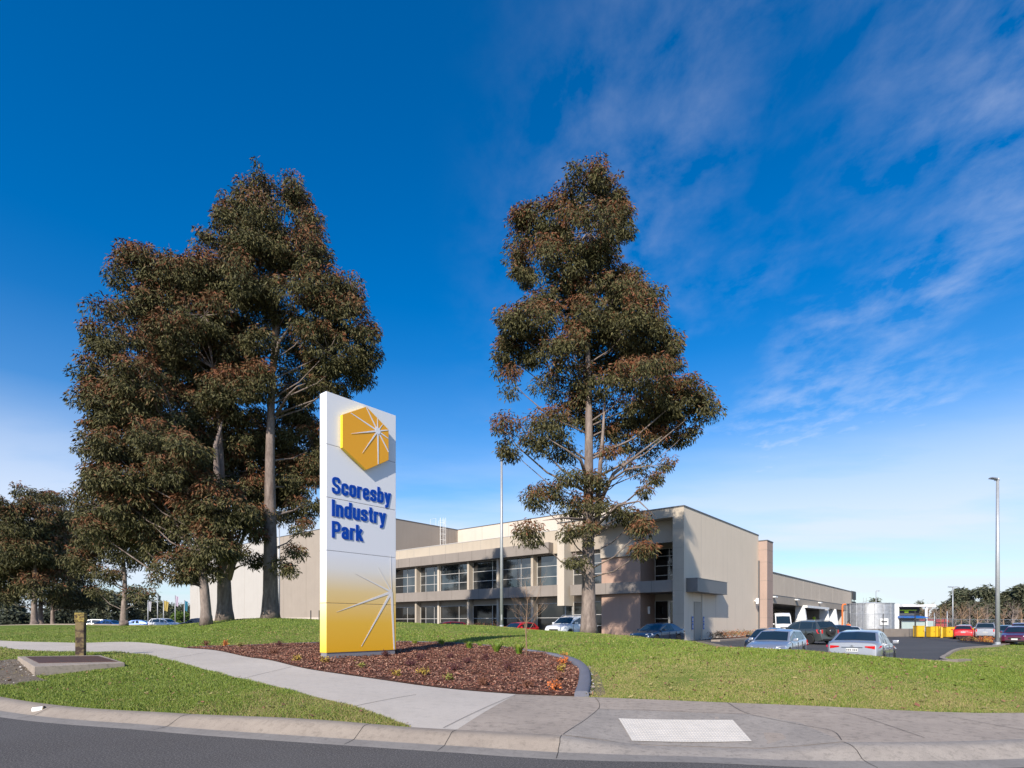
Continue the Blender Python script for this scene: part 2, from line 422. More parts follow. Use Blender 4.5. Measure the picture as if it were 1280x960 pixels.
GP = [(.42, .12), (.50, .06), (.66, .0), (.70, -.05)]
cuts = [nearest_i(KERB, PZ(q, 905, .14)) for q in (-60,)]
joints = [0, nearest_i(KERB, (-24, 19.8)), nearest_i(KERB, (-14.5, 13.4))] + [nearest_i(KERB, PZ(a, b, .14)) for a, b in ((92, 880), (252, 893), (462, 906), (572, 912), (702, 919), (1055, 927.7))] + [nearest_i(KERB, (10, 7.5)), nearest_i(KERB, (16, 9.3)), len(KERB) - 1]
sweep(0, len(KERB) - 1, 'gutter', MATS['gutter_concrete'], GP, kerb)
for a, b in zip(joints[:-1], joints[1:]):
    ko = sweep(a, b, 'kerb_stone', MATS['kerb_concrete'] if KERB[b][0] < -1 else MATS['ramp_concrete'] if KERB[b][0] > .7 else MATS['kerb_concrete'], KP, kerb)
# dark joints of the kerb: thin proud slivers following the profile
for a in joints[1:-1]:
    mb = MB(); t = Vector((KERB[a + 1][0] - KERB[a - 1][0], KERB[a + 1][1] - KERB[a - 1][1])).normalized()
    n2 = Vector((t.y, -t.x)); f = kz(KERB[a]); top = H(KERB[a][0], KERB[a][1]) - .085 * f
    for sgn in (-1, 1):
        for d, hgt in KP + GP[1:3]:
            rz = road_z(KERB[a][1]) + .004
            jit = .005 * math.sin(d * 31)
            mb.v.append((KERB[a][0] + n2.x * d + t.x * (.0045 * sgn + jit), KERB[a][1] + n2.y * d + t.y * (.0045 * sgn + jit), rz + (top - rz) * hgt + .003))
    n = len(KP) + 2
    for j in range(n - 1): mb.f.append((j, j + 1, n + j + 1, n + j)); mb.m.append(0)
    mb.build('kerb_joint', MATS['dark_void'], kerb)
apz = lambda c: hN(c) - .085 * ramp_f(c)
o = drape('footpath', xy(UPPER)[::-1] + [xy(KERB)[kb_join]] + xy(KERB)[kb_514:kb_join][::-1] + xy(LOWER)[1:], MATS['path_concrete'], 1.0); tag(o, kind='structure')
o = drape('pavement', xy(RIGHT) + xy(KERB)[kb_join:][::-1], MATS['old_concrete'], .5, zfun=apz); tag(o, kind='structure')
# lighter lip slab ramp between two joints: slab of coarser concrete, 4 mm proud
A_ = [G(652 + 50, 918), G(748, 886.5), G(937, 893.5), G(1000, 903), G(1050, 925)]
k0 = nearest_i(KERB, G(704, 919)); k1 = nearest_i(KERB, G(1050, 927))
kb_in = side_off(KERB, -.02)
poly = [kb_in[i] for i in range(k0, k1 + 1)][::-1] + [(p[0], p[1]) for p in A_[1:4]][:]
o = drape('pram_ramp', poly, MATS['ramp_concrete'], .5, .004, zfun=apz); tag(o, kind='structure')
def strip_on(name, pts, w, m, off, parent=None, zf=None, build=True, wob=0):
    pts = curve_pts([(p[0], p[1], 0) for p in pts], .12); L = side_off(pts, -w / 2); Rr = side_off(pts, w / 2)
    zf = zf or hN; zl = zf(np.array(L)); zr = zf(np.array(Rr)); mb = MB()
    for i in range(len(pts)):
        j = random.uniform(-wob, wob)
        mb.v += [(L[i][0] + j, L[i][1] + j, zl[i] + off), (Rr[i][0] + j, Rr[i][1] + j, zr[i] + off)]
    for i in range(len(pts) - 1): mb.f.append((2 * i, 2 * i + 1, 2 * i + 3, 2 * i + 2)); mb.m.append(0)
    return mb.build(name, m, parent)
grooves = empty('pavement_joints'); tag(grooves, kind='structure')
mat('groove', (.085, .072, .062), .95)
for a in ([G(704, 918.5), G(748, 886.5), G(744, 872)], [G(748, 886.8), G(840, 889.5), G(936, 893)], [G(909, 878.5), G(937, 893), G(1000, 905), G(1040, 914), G(1052, 926)], [G(1050, 890), G(1080, 897), G(1156, 923)],
          [G(1190, 897), G(1290, 915)], [G(645, 868.5), G(600, 888), G(554, 910.5)]):
    strip_on('joint', a, .009, MATS['groove'], .008, grooves, apz, wob=.002)
for a in ([G(439, 884), G(520, 868.5)], [G(300, 849), G(365, 833.5)], [G(198, 826), G(258, 815.5)]):
    strip_on('joint', a, .012, MATS['groove'], .004, grooves)
# verge, lawn, bed, lot
verge_poly = xy(LOWER) + xy(KERB)[:kb_514 + 1]
o = drape('verge', verge_poly, MATS['lawn'], 1.0); tag(o, kind='structure')
iU = nearest_i(UPPER, EDGE[-1])
bed_poly = xy(EDGE) + xy(UPPER)[:iU + 1][::-1]
o = drape('garden_bed', bed_poly, MATS['mulch_soil'], .5, zfun=lambda c: hN(c) + .012); tag(o, kind='structure')
iR = nearest_i(RIGHT, EDGE[0])
lawn_poly = [xy(EDGE)[0]] + xy(EDGE)[1:] + xy(UPPER)[iU + 1:] + xy(LOT) + xy(RIGHT)[iR + 1:][::-1]
o = drape('lawn', lawn_poly, MATS['lawn'], 1.0); tag(o, kind='structure')
lot_poly = xy(LOT) + [(95, 150), (-110, 150), (-110, 66)]
o = drape('car_park', lot_poly, MATS['asphalt_lot'], 2.0); tag(o, kind='structure')
# lot kerb strip
mb = MB(); La = side_off(LOT, .16); Lb = side_off(LOT, -.02); za = hN(np.array(La)); zb = hN(np.array(Lb))
# travel is left->right, lot lies to the left of it (greater Y)
for i in range(len(LOT)):
    mb.v += [(*La[i], za[i] - .05), (*La[i], za[i] + .12), (*Lb[i], zb[i] + .12), (*Lb[i], zb[i] - .03)]
for i in range(len(LOT) - 1):
    for j in range(3): mb.f.append((4 * i + j, 4 * i + j + 1, 4 * i + 5 + j, 4 * i + 4 + j)); mb.m.append(0)
tag(mb.build('car_park_kerb', MATS['kerb_concrete']), kind='structure')
# concrete edging of the bed (rounded swept strip)
mb = MB(); prof = [(-.13, -.05), (-.13, .07), (-.09, .105), (.09, .105), (.13, .07), (.13, -.05)]
offs = [side_off(EDGE, d) for d, _ in prof]; n = len(prof)
for i in range(len(EDGE)):
    hh = H(EDGE[i][0], EDGE[i][1])
    for j, (d, z) in enumerate(prof): mb.v.append((*offs[j][i], hh + (z - .075 * min(1, max(0, (i / len(EDGE) - .22) / .2)) if z > 0 else z)))
for i in range(len(EDGE) - 1):
    for j in range(n - 1): mb.f.append((i * n + j, i * n + j + 1, (i + 1) * n + j + 1, (i + 1) * n + j)); mb.m.append(0)
mb.f.append(tuple(range(n))); mb.m.append(0)
tag(mb.build('bed_edging', MATS['edging_concrete'], auto=50), 'curved blue grey concrete edging around the bark garden bed', 'edging')
# tactile plate on the ramp
q = [G(773, 898), G(916, 900), G(940, 921), G(790, 919.5)]
mb = MB(); N = 22; Mm = 12
def bil(a, b): 
    p = [q[0][i] * (1 - a) * (1 - b) + q[1][i] * a * (1 - b) + q[2][i] * a * b + q[3][i] * (1 - a) * b for i in (0, 1)]
    return p
base = [bil(a, b) for a, b in ((0, 0), (1, 0), (1, 1), (0, 1))]
grid = [bil(i / 16, j / 6) for j in range(7) for i in range(17)]
zz = apz(np.array(grid)) + .012
mb.v = [(p[0], p[1], z) for p, z in zip(grid, zz)]
mb.f = [(j * 17 + i, j * 17 + i + 1, (j + 1) * 17 + i + 1, (j + 1) * 17 + i) for j in range(6) for i in range(16)]; mb.m = [0] * len(mb.f)
tp = mb.build('tactile_plate', MATS['tactile']); tag(tp, 'pale rectangular tactile paving plate set in the pram ramp', 'tactile plate')
mb = MB()
for i in range(40):
    for j in range(14):
        p = bil((i + .5) / 40, (j + .5) / 14); z = apz(np.array([p]))[0] + .012
        mb.lathe([(.011, -.001), (.009, .0025), (.003, .003)], 6, (p[0], p[1], z))
so = mb.build('studs', MATS['tactile'], tp); so['kind'] = 'stuff'
# dirt patch at left
dp = [G(-60, 846), G(-20, 829), G(20, 824), G(38, 836), G(45, 846), G(60, 852), G(40, 853), G(15, 858), (-11.5, 11.9), (-14, 13.5)]
o = drape('dirt_patch', [(p[0], p[1]) for p in curve_pts([(p[0], p[1], 0) for p in dp + dp[:1]], .4)[:-1]], MATS['dirt'], 1.0, .012); tag(o, kind='structure')
dp2 = [(p[0], p[1]) for p in (G(742, 862), G(741, 845), G(737, 832), G(742, 832), G(752, 850), G(757, 868), G(748, 871))]
o = drape('worn_soil', dp2, MATS['dirt'], .5, .006); tag(o, kind='structure')

# ------------------------------------------------------------------ grass blades / chips
def in_poly(pts, poly):
    x, y = pts[:, 0], pts[:, 1]; inside = np.zeros(len(pts), bool); n = len(poly); j = n - 1
    for i in range(n):
        xi, yi = poly[i]; xj, yj = poly[j]
        if yi != yj:
            c = ((yi > y) != (yj > y)) & (x < (xj - xi) * (y - yi) / (yj - yi) + xi); inside ^= c
        j = i
    return inside
def vnoise(p, s, seed=0):
    r = np.random.default_rng(seed); out = np.zeros(len(p))
    for k in range(7):
        a = r.uniform(0, 6.28); f = s * r.uniform(.6, 1.8); out += np.sin((p[:, 0] * math.cos(a) + p[:, 1] * math.sin(a)) * f + r.uniform(0, 6.28))
    return out / 2.6
def blades(name, poly, n, dmin, dmax, hgt, label, excl=(), px0=-120, px1=1420, seed=1):
    r = np.random.default_rng(seed)
    D = dmin * dmax / (dmax - r.random(n) * (dmax - dmin))   # density ~ 1/D^2 in depth
    px = r.uniform(px0, px1, n); pts = np.c_[(px - CX) / F * D, D]
    k = in_poly(pts, poly)
    for e in excl: k &= ~in_poly(pts, e)
    pts = pts[k]; D = D[k]; m = len(pts)
    z = hN(pts); dry = vnoise(pts, .9, 3) * .4 + vnoise(pts, 4.5, 4) * .35 + vnoise(pts, .35, 9) * .5
    kd = np.interp(pts[:, 0], [p[0] for p in RIGHT], [p[1] for p in RIGHT]); edge = np.clip(1.2 - (pts[:, 1] - kd) / 3.0, 0, 1.1) * (pts[:, 0] > 1.2)
    dry = dry + edge * .75
    hh = hgt * r.uniform(.5, 1.25, m) * (1 - .35 * np.clip(dry, 0, 1)) * (1 + .3 * vnoise(pts, 2.0, 5)) * np.clip(D / 12, 1, 1.5)
    w = .0035 * np.clip(D / 8.0, 1, 3.4) * r.uniform(.7, 1.4, m)
    a = r.uniform(0, 6.283, m); lean = r.uniform(.1, .9, m) * hh; la = r.uniform(0, 6.283, m)
    b0 = np.c_[pts, z - .004]; dx = np.c_[np.cos(a) * w, np.sin(a) * w, np.zeros(m)]
    tip = b0 + np.c_[np.cos(la) * lean, np.sin(la) * lean, hh]; mid = (b0 + tip) / 2 + np.c_[np.zeros(m), np.zeros(m), hh * .12]
    V = np.stack([b0 - dx, b0 + dx, mid + dx * .7, tip], 1).reshape(-1, 3)
    Fc = np.arange(4 * m).reshape(m, 4)
    u = r.random(m); mi = np.where(u < .45, 0, np.where(u < .8, 1, 3))
    mi = np.where(r.random(m) < np.clip(.07 + dry * .45, .03, .8), 2, mi)
    o = fast_mesh(name, V, Fc, mi, GRASSM); tag(o, label, 'grass', kind='stuff'); return o
slab_px = [G(20, 823), G(55, 846), G(155, 834), G(128, 820)]
sl = [(p[0], p[1]) for p in slab_px]
blades('verge_grass', verge_poly, 520000, 7.4, 30, .046, 'short green and straw coloured grass on the verge beside the kerb', excl=[[(p[0], p[1]) for p in dp], sl], px0=-60, px1=520, seed=2)
blades('lawn_grass', lawn_poly, 900000, 8.3, 48, .038, 'mown lawn rising over the mound behind the footpath', px0=-60, px1=1340, seed=3)

def chips(name, poly, n, bbox, size, mats, label, cat, seed=5, lift=.03, px=None):
    r = np.random.default_rng(seed)
    pts = np.c_[r.uniform(bbox[0], bbox[1], n), r.uniform(bbox[2], bbox[3], n)]; pts = pts[in_poly(pts, poly)]; m = len(pts)
    L = size * r.uniform(.4, 1.3, m); W_ = L * r.uniform(.25, .6, m)
    a = r.uniform(0, 6.283, m); t1 = r.normal(0, .35, m); t2 = r.normal(0, .45, m)
    ax = np.c_[np.cos(a) * np.cos(t1), np.sin(a) * np.cos(t1), np.sin(t1)] * L[:, None] / 2
    bx = np.c_[-np.sin(a) * np.cos(t2), np.cos(a) * np.cos(t2), np.sin(t2)] * W_[:, None] / 2
    c = np.c_[pts, hN(pts) + lift + r.uniform(-.004, .02, m) + .02 * vnoise(pts, 5, 8)]
    V = np.stack([c - ax - bx, c + ax - bx * .7, c + ax * .9 + bx, c - ax * .8 + bx], 1).reshape(-1, 3)
    o = fast_mesh(name, V, np.arange(4 * m).reshape(m, 4), r.integers(0, len(mats), m), mats); tag(o, label, cat, kind='stuff'); return o
chips('bark_mulch', bed_poly, 190000, (-14, 2.5, 9, 26), .052, CHIPM, 'reddish brown bark chips covering the garden bed', 'mulch')
gp = [(p[0], p[1]) for p in (G(737, 871), G(738, 850), G(735, 834), G(738, 834), G(741, 848), G(743, 871))]
chips('leaf_litter', lawn_poly, 9000, (-16, 16, 8, 30), .07, [MATS['shrub_litter'], MATS['chip_mid'], MATS['blade_dry']], 'fallen brown leaves scattered over the lawn', 'leaf litter', 12, .03)
chips('verge_litter', verge_poly, 1800, (-14, 0, 7, 16), .06, [MATS['shrub_litter'], MATS['chip_mid'], MATS['blade_dry']], 'fallen brown leaves scattered over the verge', 'leaf litter', 13, .03)
chips('edging_pebbles', gp, 5000, (.8, 2.2, 9.5, 16), .05, [MATS['stone_chip'], MATS['kerb_concrete'], MATS['dirt']], 'pale pebbles along the outside of the bed edging', 'pebbles', 6, .015)
dpp = [(p[0], p[1]) for p in dp]
chips('dirt_clods', dpp, 5000, (-16, -6, 10, 22), .06, [MATS['dirt'], MATS['stone_chip'], MATS['kerb_concrete'], MATS['dirt']], 'loose stones and clods on the bare dirt by the concrete pit', 'stones', 7, .018)
# ------------------------------------------------------------------ pylon sign
UX, UY = .641, .767
ANG = math.atan2(UY, UX)
sx0, sy0, _ = P(408, 16)
SGZ = .53
sign = empty('pylon_sign', (sx0, sy0, 0), ANG)     # local x = along face, local y = thickness (away), face at y=0 facing -y
tag(sign, 'tall white and yellow pylon sign reading Scoresby Industry Park', 'sign')
def sp(px, py):
    k = (px - CX) / F; s = (sx0 - k * sy0) / (k * UY - UX); D = sy0 + UY * s
    return (s, EYE + (HY - py) * D / F)
SW = 2.48; ST = .34
g = NT('sign_print', .4)
z_ = g.sep()[2]
f_ = g.math('DIVIDE', g.math('SUBTRACT', z_, .70), 2.85)
cc = g.ramp(f_, [(0.0, (.82, .43, .020)), (.30, (.82, .49, .06)), (.62, (.80, .60, .28)), (.85, (.77, .74, .68)), (1.0, (.76, .77, .80))])
g.color(cc)
g = NT('sign_print_side', .4)
z_ = g.sep()[2]; f_ = g.math('DIVIDE', g.math('SUBTRACT', z_, .70), 2.4)
g.color(g.ramp(f_, [(0.0, (.88, .62, .06)), (.4, (.90, .72, .25)), (.75, (.87, .83, .66)), (1.0, (.84, .84, .85))]))
zs = [.70, 2.13, 3.64, 5.16, 6.68, 8.19]
core = MB().box(.02, SW - .02, .02, ST - .02, .50, 8.17).build('core', MATS['joint_dark'], sign)
for i in range(5):
    mb = MB(); mb.box(0, SW, 0, ST, zs[i] + (.006 if i else 0), zs[i + 1] - .006)
    ob = mb.build('panel', [MATS['sign_print'], MATS['sign_print_side']], sign, bevel=.008)
    for p in ob.data.polygons:
        if p.normal.x < -.7: p.material_index = 1
MB().box(.06, SW - .05, .05, ST - .05, .30, .70).build('plinth', MATS['sign_plinth'], sign)
# hexagon emblem
hx, hz, hr = 1.27, 7.13, .955
hexp = [(hx + hr * math.cos(R(30 + 60 * k)), hz + hr * math.sin(R(30 + 60 * k))) for k in range(6)]
mb = MB(); mb.prism(hexp, 1, -.13, -.012)
emb = mb.build('emblem', [MATS['sign_orange'], MATS['sign_yellow']], sign, bevel=.006)
for p in emb.data.polygons:
    if abs(p.normal.y) < .7: p.material_index = 1
def ray(mb, c, e, w0, w1, y):
    c = Vector(c); e = Vector(e); d = (e - c).normalized(); n = Vector((-d.y, d.x))
    q = [c + n * w0, c - n * w0, e - n * w1, e + n * w1]
    mb.prism([(p.x, p.y) for p in q], 1, y - .004, y)
sc = sp(395 + 330 / 4.467, 485 + 245 / 4.467)
mb = MB()
def hexclip(c, d):
    # farthest t so that c+t*d stays in the hexagon
    t = 9
    for k in range(6):
        a = R(60 * k); n = (math.cos(a), math.sin(a)); ap = hr * math.cos(R(30)) - (c[0] - hx) * n[0] - (c[1] - hz) * n[1]
        dn = d[0] * n[0] + d[1] * n[1]
        if dn > 1e-6: t = min(t, ap / dn)
    return t
for i, (ex, ey, w0, w1) in enumerate(((180, 145, .035, .012), (265, 112, .035, .014), (328, 160, .03, .012), (365, 200, .03, .006), (392, 240, .03, .014), (392, 290, .035, .012), (390, 362, .03, .02), (332, 432, .04, .018), (243, 368, .035, .003), (180, 260, .035, .003))):
    e = sp(395 + ex / 4.467, 485 + ey / 4.467); d = Vector((e[0] - sc[0], e[1] - sc[1])); L_ = d.length; d.normalize()
    L_ = min(L_, hexclip(sc, d) - .02)
    ray(mb, sc, (sc[0] + d.x * L_, sc[1] + d.y * L_), w0 * .75, w1 * .85, -.1305 - .0009 * i)
mb.prism([(sc[0] + .10 * math.cos(R(30 * k)), sc[1] + .10 * math.sin(R(30 * k))) for k in range(12)], 1, -.1455, -.1405)
mb.build('star', MATS['sign_white'], emb)
# lower star
sc2 = (2.30, sp(488.8, 740)[1]); mb = MB()
for i, (ex, ey, w0, w1) in enumerate(((420.5, 765, .07, .004), (451.5, 808, .07, .010), (492.5, 812.5, .075, .035), (443.6, 716.8, .05, .004), (472.6, 709, .04, .003), (488, 694, .025, .003))):
    e = sp(ex, ey); e = (min(e[0], SW - .05), max(e[1], .715)); ray(mb, sc2, e, w0 * .62, w1 * .7, -.0045 - .0009 * i)
mb.build('printed_star', MATS['star_print'], sign)
def fillet(pts, r, closed=False):
    out = []; n = len(pts)
    for i, p in enumerate(pts):
        if not closed and i in (0, n - 1): out.append(Vector(p)); continue
        p = Vector(p); a = Vector(pts[i - 1]); c = Vector(pts[(i + 1) % n]); da = (a - p); dc = (c - p)
        rr = min(r, da.length * .5, dc.length * .5); q0 = p + da.normalized() * rr; q1 = p + dc.normalized() * rr
        for k in range(7):
            t = k / 6; out.append(q0 * (1 - t) ** 2 + p * 2 * t * (1 - t) + q1 * t * t)
    return out
BOWL = [(.25, .66), (.415, .66), (.415, .08), (.10, .08), (.10, .66)]
GL = {'o': (.515, [(BOWL, 1)]), 'c': (.50, [([(.41, .44), (.41, .66), (.10, .66), (.10, .08), (.41, .08), (.41, .30)], 0)]),
 'e': (.515, [([(.12, .37), (.415, .37), (.415, .66), (.10, .66), (.10, .08), (.41, .08), (.41, .24)], 0)]),
 'r': (.35, [([(.10, 0), (.10, .745)], 0), ([(.10, .45), (.12, .655), (.35, .655)], 0)]),
 's': (.49, [([(.395, .48), (.395, .66), (.10, .66), (.10, .41), (.395, .34), (.395, .08), (.095, .08), (.095, .26)], 0)]),
 'S': (.60, [([(.50, .68), (.50, .92), (.11, .92), (.11, .56), (.50, .45), (.50, .08), (.10, .08), (.10, .34)], 0)]),
 'b': (.515, [([(.10, 0), (.10, 1)], 0), (BOWL, 1)]), 'd': (.515, [([(.415, 0), (.415, 1)], 0), (BOWL, 1)]),
 'y': (.50, [([(.085, .745), (.255, .06)], 0), ([(.425, .745), (.215, -.17), (.05, -.17)], 0)]), 'I': (.20, [([(.10, 0), (.10, 1)], 0)]),
 'n': (.515, [([(.10, 0), (.10, .745)], 0), ([(.10, .45), (.13, .66), (.415, .66), (.415, 0)], 0)]),
 'u': (.515, [([(.10, .745), (.10, .08), (.385, .08), (.415, .29)], 0), ([(.415, 0), (.415, .745)], 0)]),
 't': (.33, [([(.165, .95), (.165, .085), (.33, .085)], 0), ([(.01, .665), (.32, .665)], 0)]),
 'P': (.58, [([(.10, 0), (.10, 1)], 0), ([(.10, .92), (.48, .92), (.48, .44), (.10, .44)], 0)]),
 'a': (.51, [([(.11, .48), (.11, .66), (.40, .66), (.40, 0)], 0), ([(.40, .39), (.10, .37), (.10, .08), (.36, .08), (.40, .20)], 0)]),
 'k': (.50, [([(.10, 0), (.10, 1)], 0), ([(.10, .24), (.42, .745)], 0), ([(.22, .45), (.44, 0)], 0)])}
def word(w_, x0, zb, width, cap):
    tot = sum(GL[c][0] for c in w_) + .075 * (len(w_) - 1); sx = width / tot; mb = MB(); cur = 0; kk = 0
    for ch in w_:
        gw, strokes = GL[ch]
        for path, closed in strokes:
            pts = fillet(path, .17, closed); n = len(pts); hw = .097; hv = .088; L = []; Rr = []
            for i, p in enumerate(pts):
                a = pts[i - 1] if (i or closed) else p; c = pts[(i + 1) % n] if (i < n - 1 or closed) else p
                d0 = (p - a).normalized() if (p - a).length > 1e-6 else None; d1 = (c - p).normalized() if (c - p).length > 1e-6 else None
                d = ((d0 or d1) + (d1 or d0)).normalized(); nn = Vector((-d.y, d.x))
                if not closed and i in (0, n - 1) and abs(d.x) < .5 and abs(d.x) > .05: nn = Vector((-1.12, 0)) if d.y > 0 else Vector((1.12, 0))
                o_ = Vector((nn.x * hw, nn.y * hv)); L.append(p + o_); Rr.append(p - o_)
            yf = -.019 - .0006 * kk; kk = (kk + 1) % 3; b0 = len(mb.v)
            for l, q in zip(L, Rr):
                for y_ in (yf, -.004):
                    mb.v += [(x0 + (cur + l.x) * sx, y_, zb + l.y * cap), (x0 + (cur + q.x) * sx, y_, zb + q.y * cap)]
            m_ = n if closed else n - 1
            for i in range(m_):
                A = b0 + 4 * i; B = b0 + 4 * ((i + 1) % n)
                mb.f += [(A, A + 1, B + 1, B), (A + 2, B + 2, B + 3, A + 3), (A, B, B + 2, A + 2), (A + 1, A + 3, B + 3, B + 1)]; mb.m += [0] * 4
            if not closed:
                for A in (b0, b0 + 4 * (n - 1)): mb.f.append((A, A + 1, A + 3, A + 2)); mb.m.append(0)
        cur += gw + .075
    o = mb.build('lettering', MATS['sign_blue'], sign); return o
for s, zb, w in (('Scoresby', 5.30, 2.09), ('Industry', 4.64, 1.90), ('Park', 4.02, 1.05)):
    t = word(s, .17, zb, w, .48); t['label'] = 'raised dark blue word ' + s

# ------------------------------------------------------------------ office building
BZ = -.25
bld = empty('office_building', (15.97, 52, 0), ANG)      # local x = s (away along side), y = t (along facade, left)
tag(bld, 'two storey cream and taupe rendered office block with ribbon windows', 'building')
def b(name, boxes, m, parent=bld, bevel=0, **k):
    first = None
    for q in boxes:
        o = MB().box(*q).build(name, MATS[m], parent, bevel=bevel, **k); first = first or o
    return first
TE = 46.5
def tp_(px, s):   # pixel column -> t on plane s
    k = (px - CX) / F
    return (15.97 + UX * s - k * (52 + UY * s)) / (k * UX + UY)
def sf(px, t=0):
    k = (px - CX) / F
    return (15.97 - UY * t - k * (52 + UX * t)) / (k * UY - UX)
# side wall (t=0) and main volume (left part behind the window plane)
WP = 1.85   # window plane
b('wall', [(.0, 22.8, .0, .35, BZ, 12.4)], 'render_side')
sw = bld.children[0]; sw['label'] = 'smooth cream side wall'
b('wall', [(WP + .25, 22.8, 14.4, TE, BZ, 11.9), (5.0, 22.8, .36, 14.39, BZ, 12.2)], 'render_taupe')
# portal frame: right leg, top beam, hanging fin
b('portal_leg', [(-.03, 4.6, .352, 1.09, BZ, 12.4)], 'render_cream')
b('portal_leg', [(-.03, .0, .0, .35, BZ, 12.4)], 'render_cream')
b('portal_beam', [(-.03, 4.6, 1.093, 13.43, 11.55, 12.4)], 'render_cream')
b('hanging_fin', [(-.03, WP + .1, 13.433, 14.33, 3.45, 12.4)], 'render_light')
b('beam_joint', [(-.034, -.03, t, t + .02, 11.56, 12.4) for t in (3.6, 6.2, 8.8, 11.4)], 'joint_dark')
b('parapet_joint', [(1.395, 1.4, t, t + .02, 10.63, 12.0) for t in np.arange(17.5, 46, 3.2)], 'joint_dark')
b('coping', [(-.08, 22.85, -.05, .30, 12.4, 12.52), (-.08, .28, .31, 14.38, 12.4, 12.52)], 'coping')
# joints of the side wall and leg (recess lines shown as slim strips)
ja = [sf(876.5), sf(894.5)]
b('panel_joint', [(x - .035, x + .035, -.004, .0, BZ, 12.4) for x in ja], 'render_light')
b('leg_joint', [(-.034, -.03, .0, 1.09, z, z + .025) for z in (2.4, 4.6, 6.6, 8.6, 10.4)], 'render_taupe')
# soffit of the portal and fascia inside
b('soffit_fascia', [(1.2, 1.5, 1.093, 13.43, 9.4, 11.54)], 'render_taupe')
b('inner_cap', [(.75, 1.19, 4.94, 9.39, 8.35, 9.6)], 'render_cream')
b('inner_wall', [(WP + 2.4, WP + 2.6, 1.093, 4.93, 3.9, 5.9), (WP + 2.4, WP + 2.6, 1.093, 4.93, 9.2, 11.5)], 'render_taupe')
b('inner_wall', [(WP, WP + .2, 9.40, 13.43, 3.9, 5.9), (WP, WP + .2, 9.40, 13.43, 9.0, 11.5), (WP, WP + .2, 13.435, 14.4, BZ, 3.44)], 'render_taupe')
b('pink_bay', [(1.0, 4.9, 4.94, 9.39, BZ, 4.56), (1.0, 4.9, 4.94, 9.39, 5.7, 8.349)], 'render_pink')
b('pink_joint', [(.994, 1.0, 4.94, 9.39, 6.95, 6.965), (.994, 1.0, 7.2, 7.215, BZ, 4.5)], 'render_grey')
b('balcony_band', [(.5, 4.9, 1.094, 13.0, 4.56, 5.69)], 'render_grey')
b('band_joint', [(.494, .5, t, t + .02, 4.56, 5.69) for t in (3.5, 5.9, 8.6)], 'dark_void')
# left wing: parapet, fascia, spandrel band, columns
b('parapet', [(1.4, 1.9, 14.34, TE, 10.3, 12.0)], 'render_cream')
b('parapet_cap', [(1.36, 1.94, 14.35, TE, 12.0, 12.07)], 'frame_white')
b('fascia', [(.5, 2.0, 15.9, TE, 9.4, 10.62)], 'render_grey')
b('fascia', [(1.39, 2.0, 14.335, 15.89, 9.4, 10.3)], 'render_cream')
b('fascia_joint', [(.494, .5, t, t + .02, 9.42, 10.6) for t in np.arange(18.2, 46, 2.4)], 'dark_void')
b('spandrel_band', [(.5, 2.0, 14.34, TE, 4.56, 5.79)], 'render_grey')
b('band_joint', [(.494, .5, t, t + .02, 4.58, 5.77) for t in np.arange(17.0, 46, 4.8)], 'dark_void')
b('lintel_wall', [(WP - .05, WP + .24, 14.41, TE, 3.85, 4.555)], 'render_taupe')
b('base_wall', [(WP - .05, WP + .24, 14.41, TE, BZ, .55)], 'render_taupe')
b('roof', [(.3, 22.7, 1.1, 14.3, 11.6, 11.8), (2.0, 22.7, 14.35, TE - .1, 11.5, 11.7)], 'warehouse_light')
def window(t0, t1, z0, z1, s, vs, hs, fw=.055, deep=.09, glass='win_glass', parent=bld):
    """white aluminium frame part with a pane sub-part; vs/hs are fractions"""
    mb = MB(); e = .002
    mb.box(s - deep, s, t0, t1, z0, z0 + fw); mb.box(s - deep, s, t0, t1, z1 - fw, z1)
    mb.box(s - deep, s, t0, t0 + fw, z0 + fw, z1 - fw); mb.box(s - deep, s, t1 - fw, t1, z0 + fw, z1 - fw)
    for v in vs:
        t = t1 + (t0 - t1) * v; mb.box(s - deep + .004, s - .004, t - fw / 2, t + fw / 2, z0 + fw, z1 - fw)
    for h in hs:
        z = z0 + (z1 - z0) * h; mb.box(s - deep + .008, s - .008, t0 + fw, t1 - fw, z - fw / 2, z + fw / 2)
    w = mb.build('window', MATS['frame_white'], parent)
    MB().box(s - .05, s - .03, t0 + fw * .5, t1 - fw * .5, z0 + fw * .5, z1 - fw * .5).build('pane', MATS[glass], w)
    return w
bays = [(495, 517.5, [510]), (526.5, 546.5, [533, 543.5]), (551.2, 583.5, [574.5]), (592, 621, [616.3]), (629, 662, [652]), (672, 697.2, [])]
prev = None
edges = []
COLW = .34
for bi, (a, c, ms) in enumerate(bays):
    ta, tc_ = tp_(a, WP), tp_(c, WP)
    if bi < 5: tc_ = tp_(bays[bi + 1][0], WP) + COLW
    fr = [(m - a) for m in ms]
    vs = [(tp_(m, WP) - ta) / (tc_ - ta) for m in ms]
    if a == 495: ta0 = 46.0; vs = [(tp_(m, WP) - ta0) / (tc_ - ta0) for m in (484, 510)]; ta = ta0
    window(tc_, ta, 5.8, 9.39, WP, vs, [.30, .64])
    if a != 672: pass
    if a == 672:
        tc2 = 13.9; vs = [(tp_(699.5, WP) - ta) / (tc2 - ta)]; window(max(tc2, 14.42), ta, .35, 3.84, WP, [.97], [.52], glass='win_glass_dark')
        window(13.45, 14.38, .35, 3.84, WP - .15, [], [.52], glass='win_glass_dark')
    else:
        window(tc_, ta, .35, 3.84, WP, vs, [.52], glass='win_glass_dark')
    edges.append((ta, tc_))
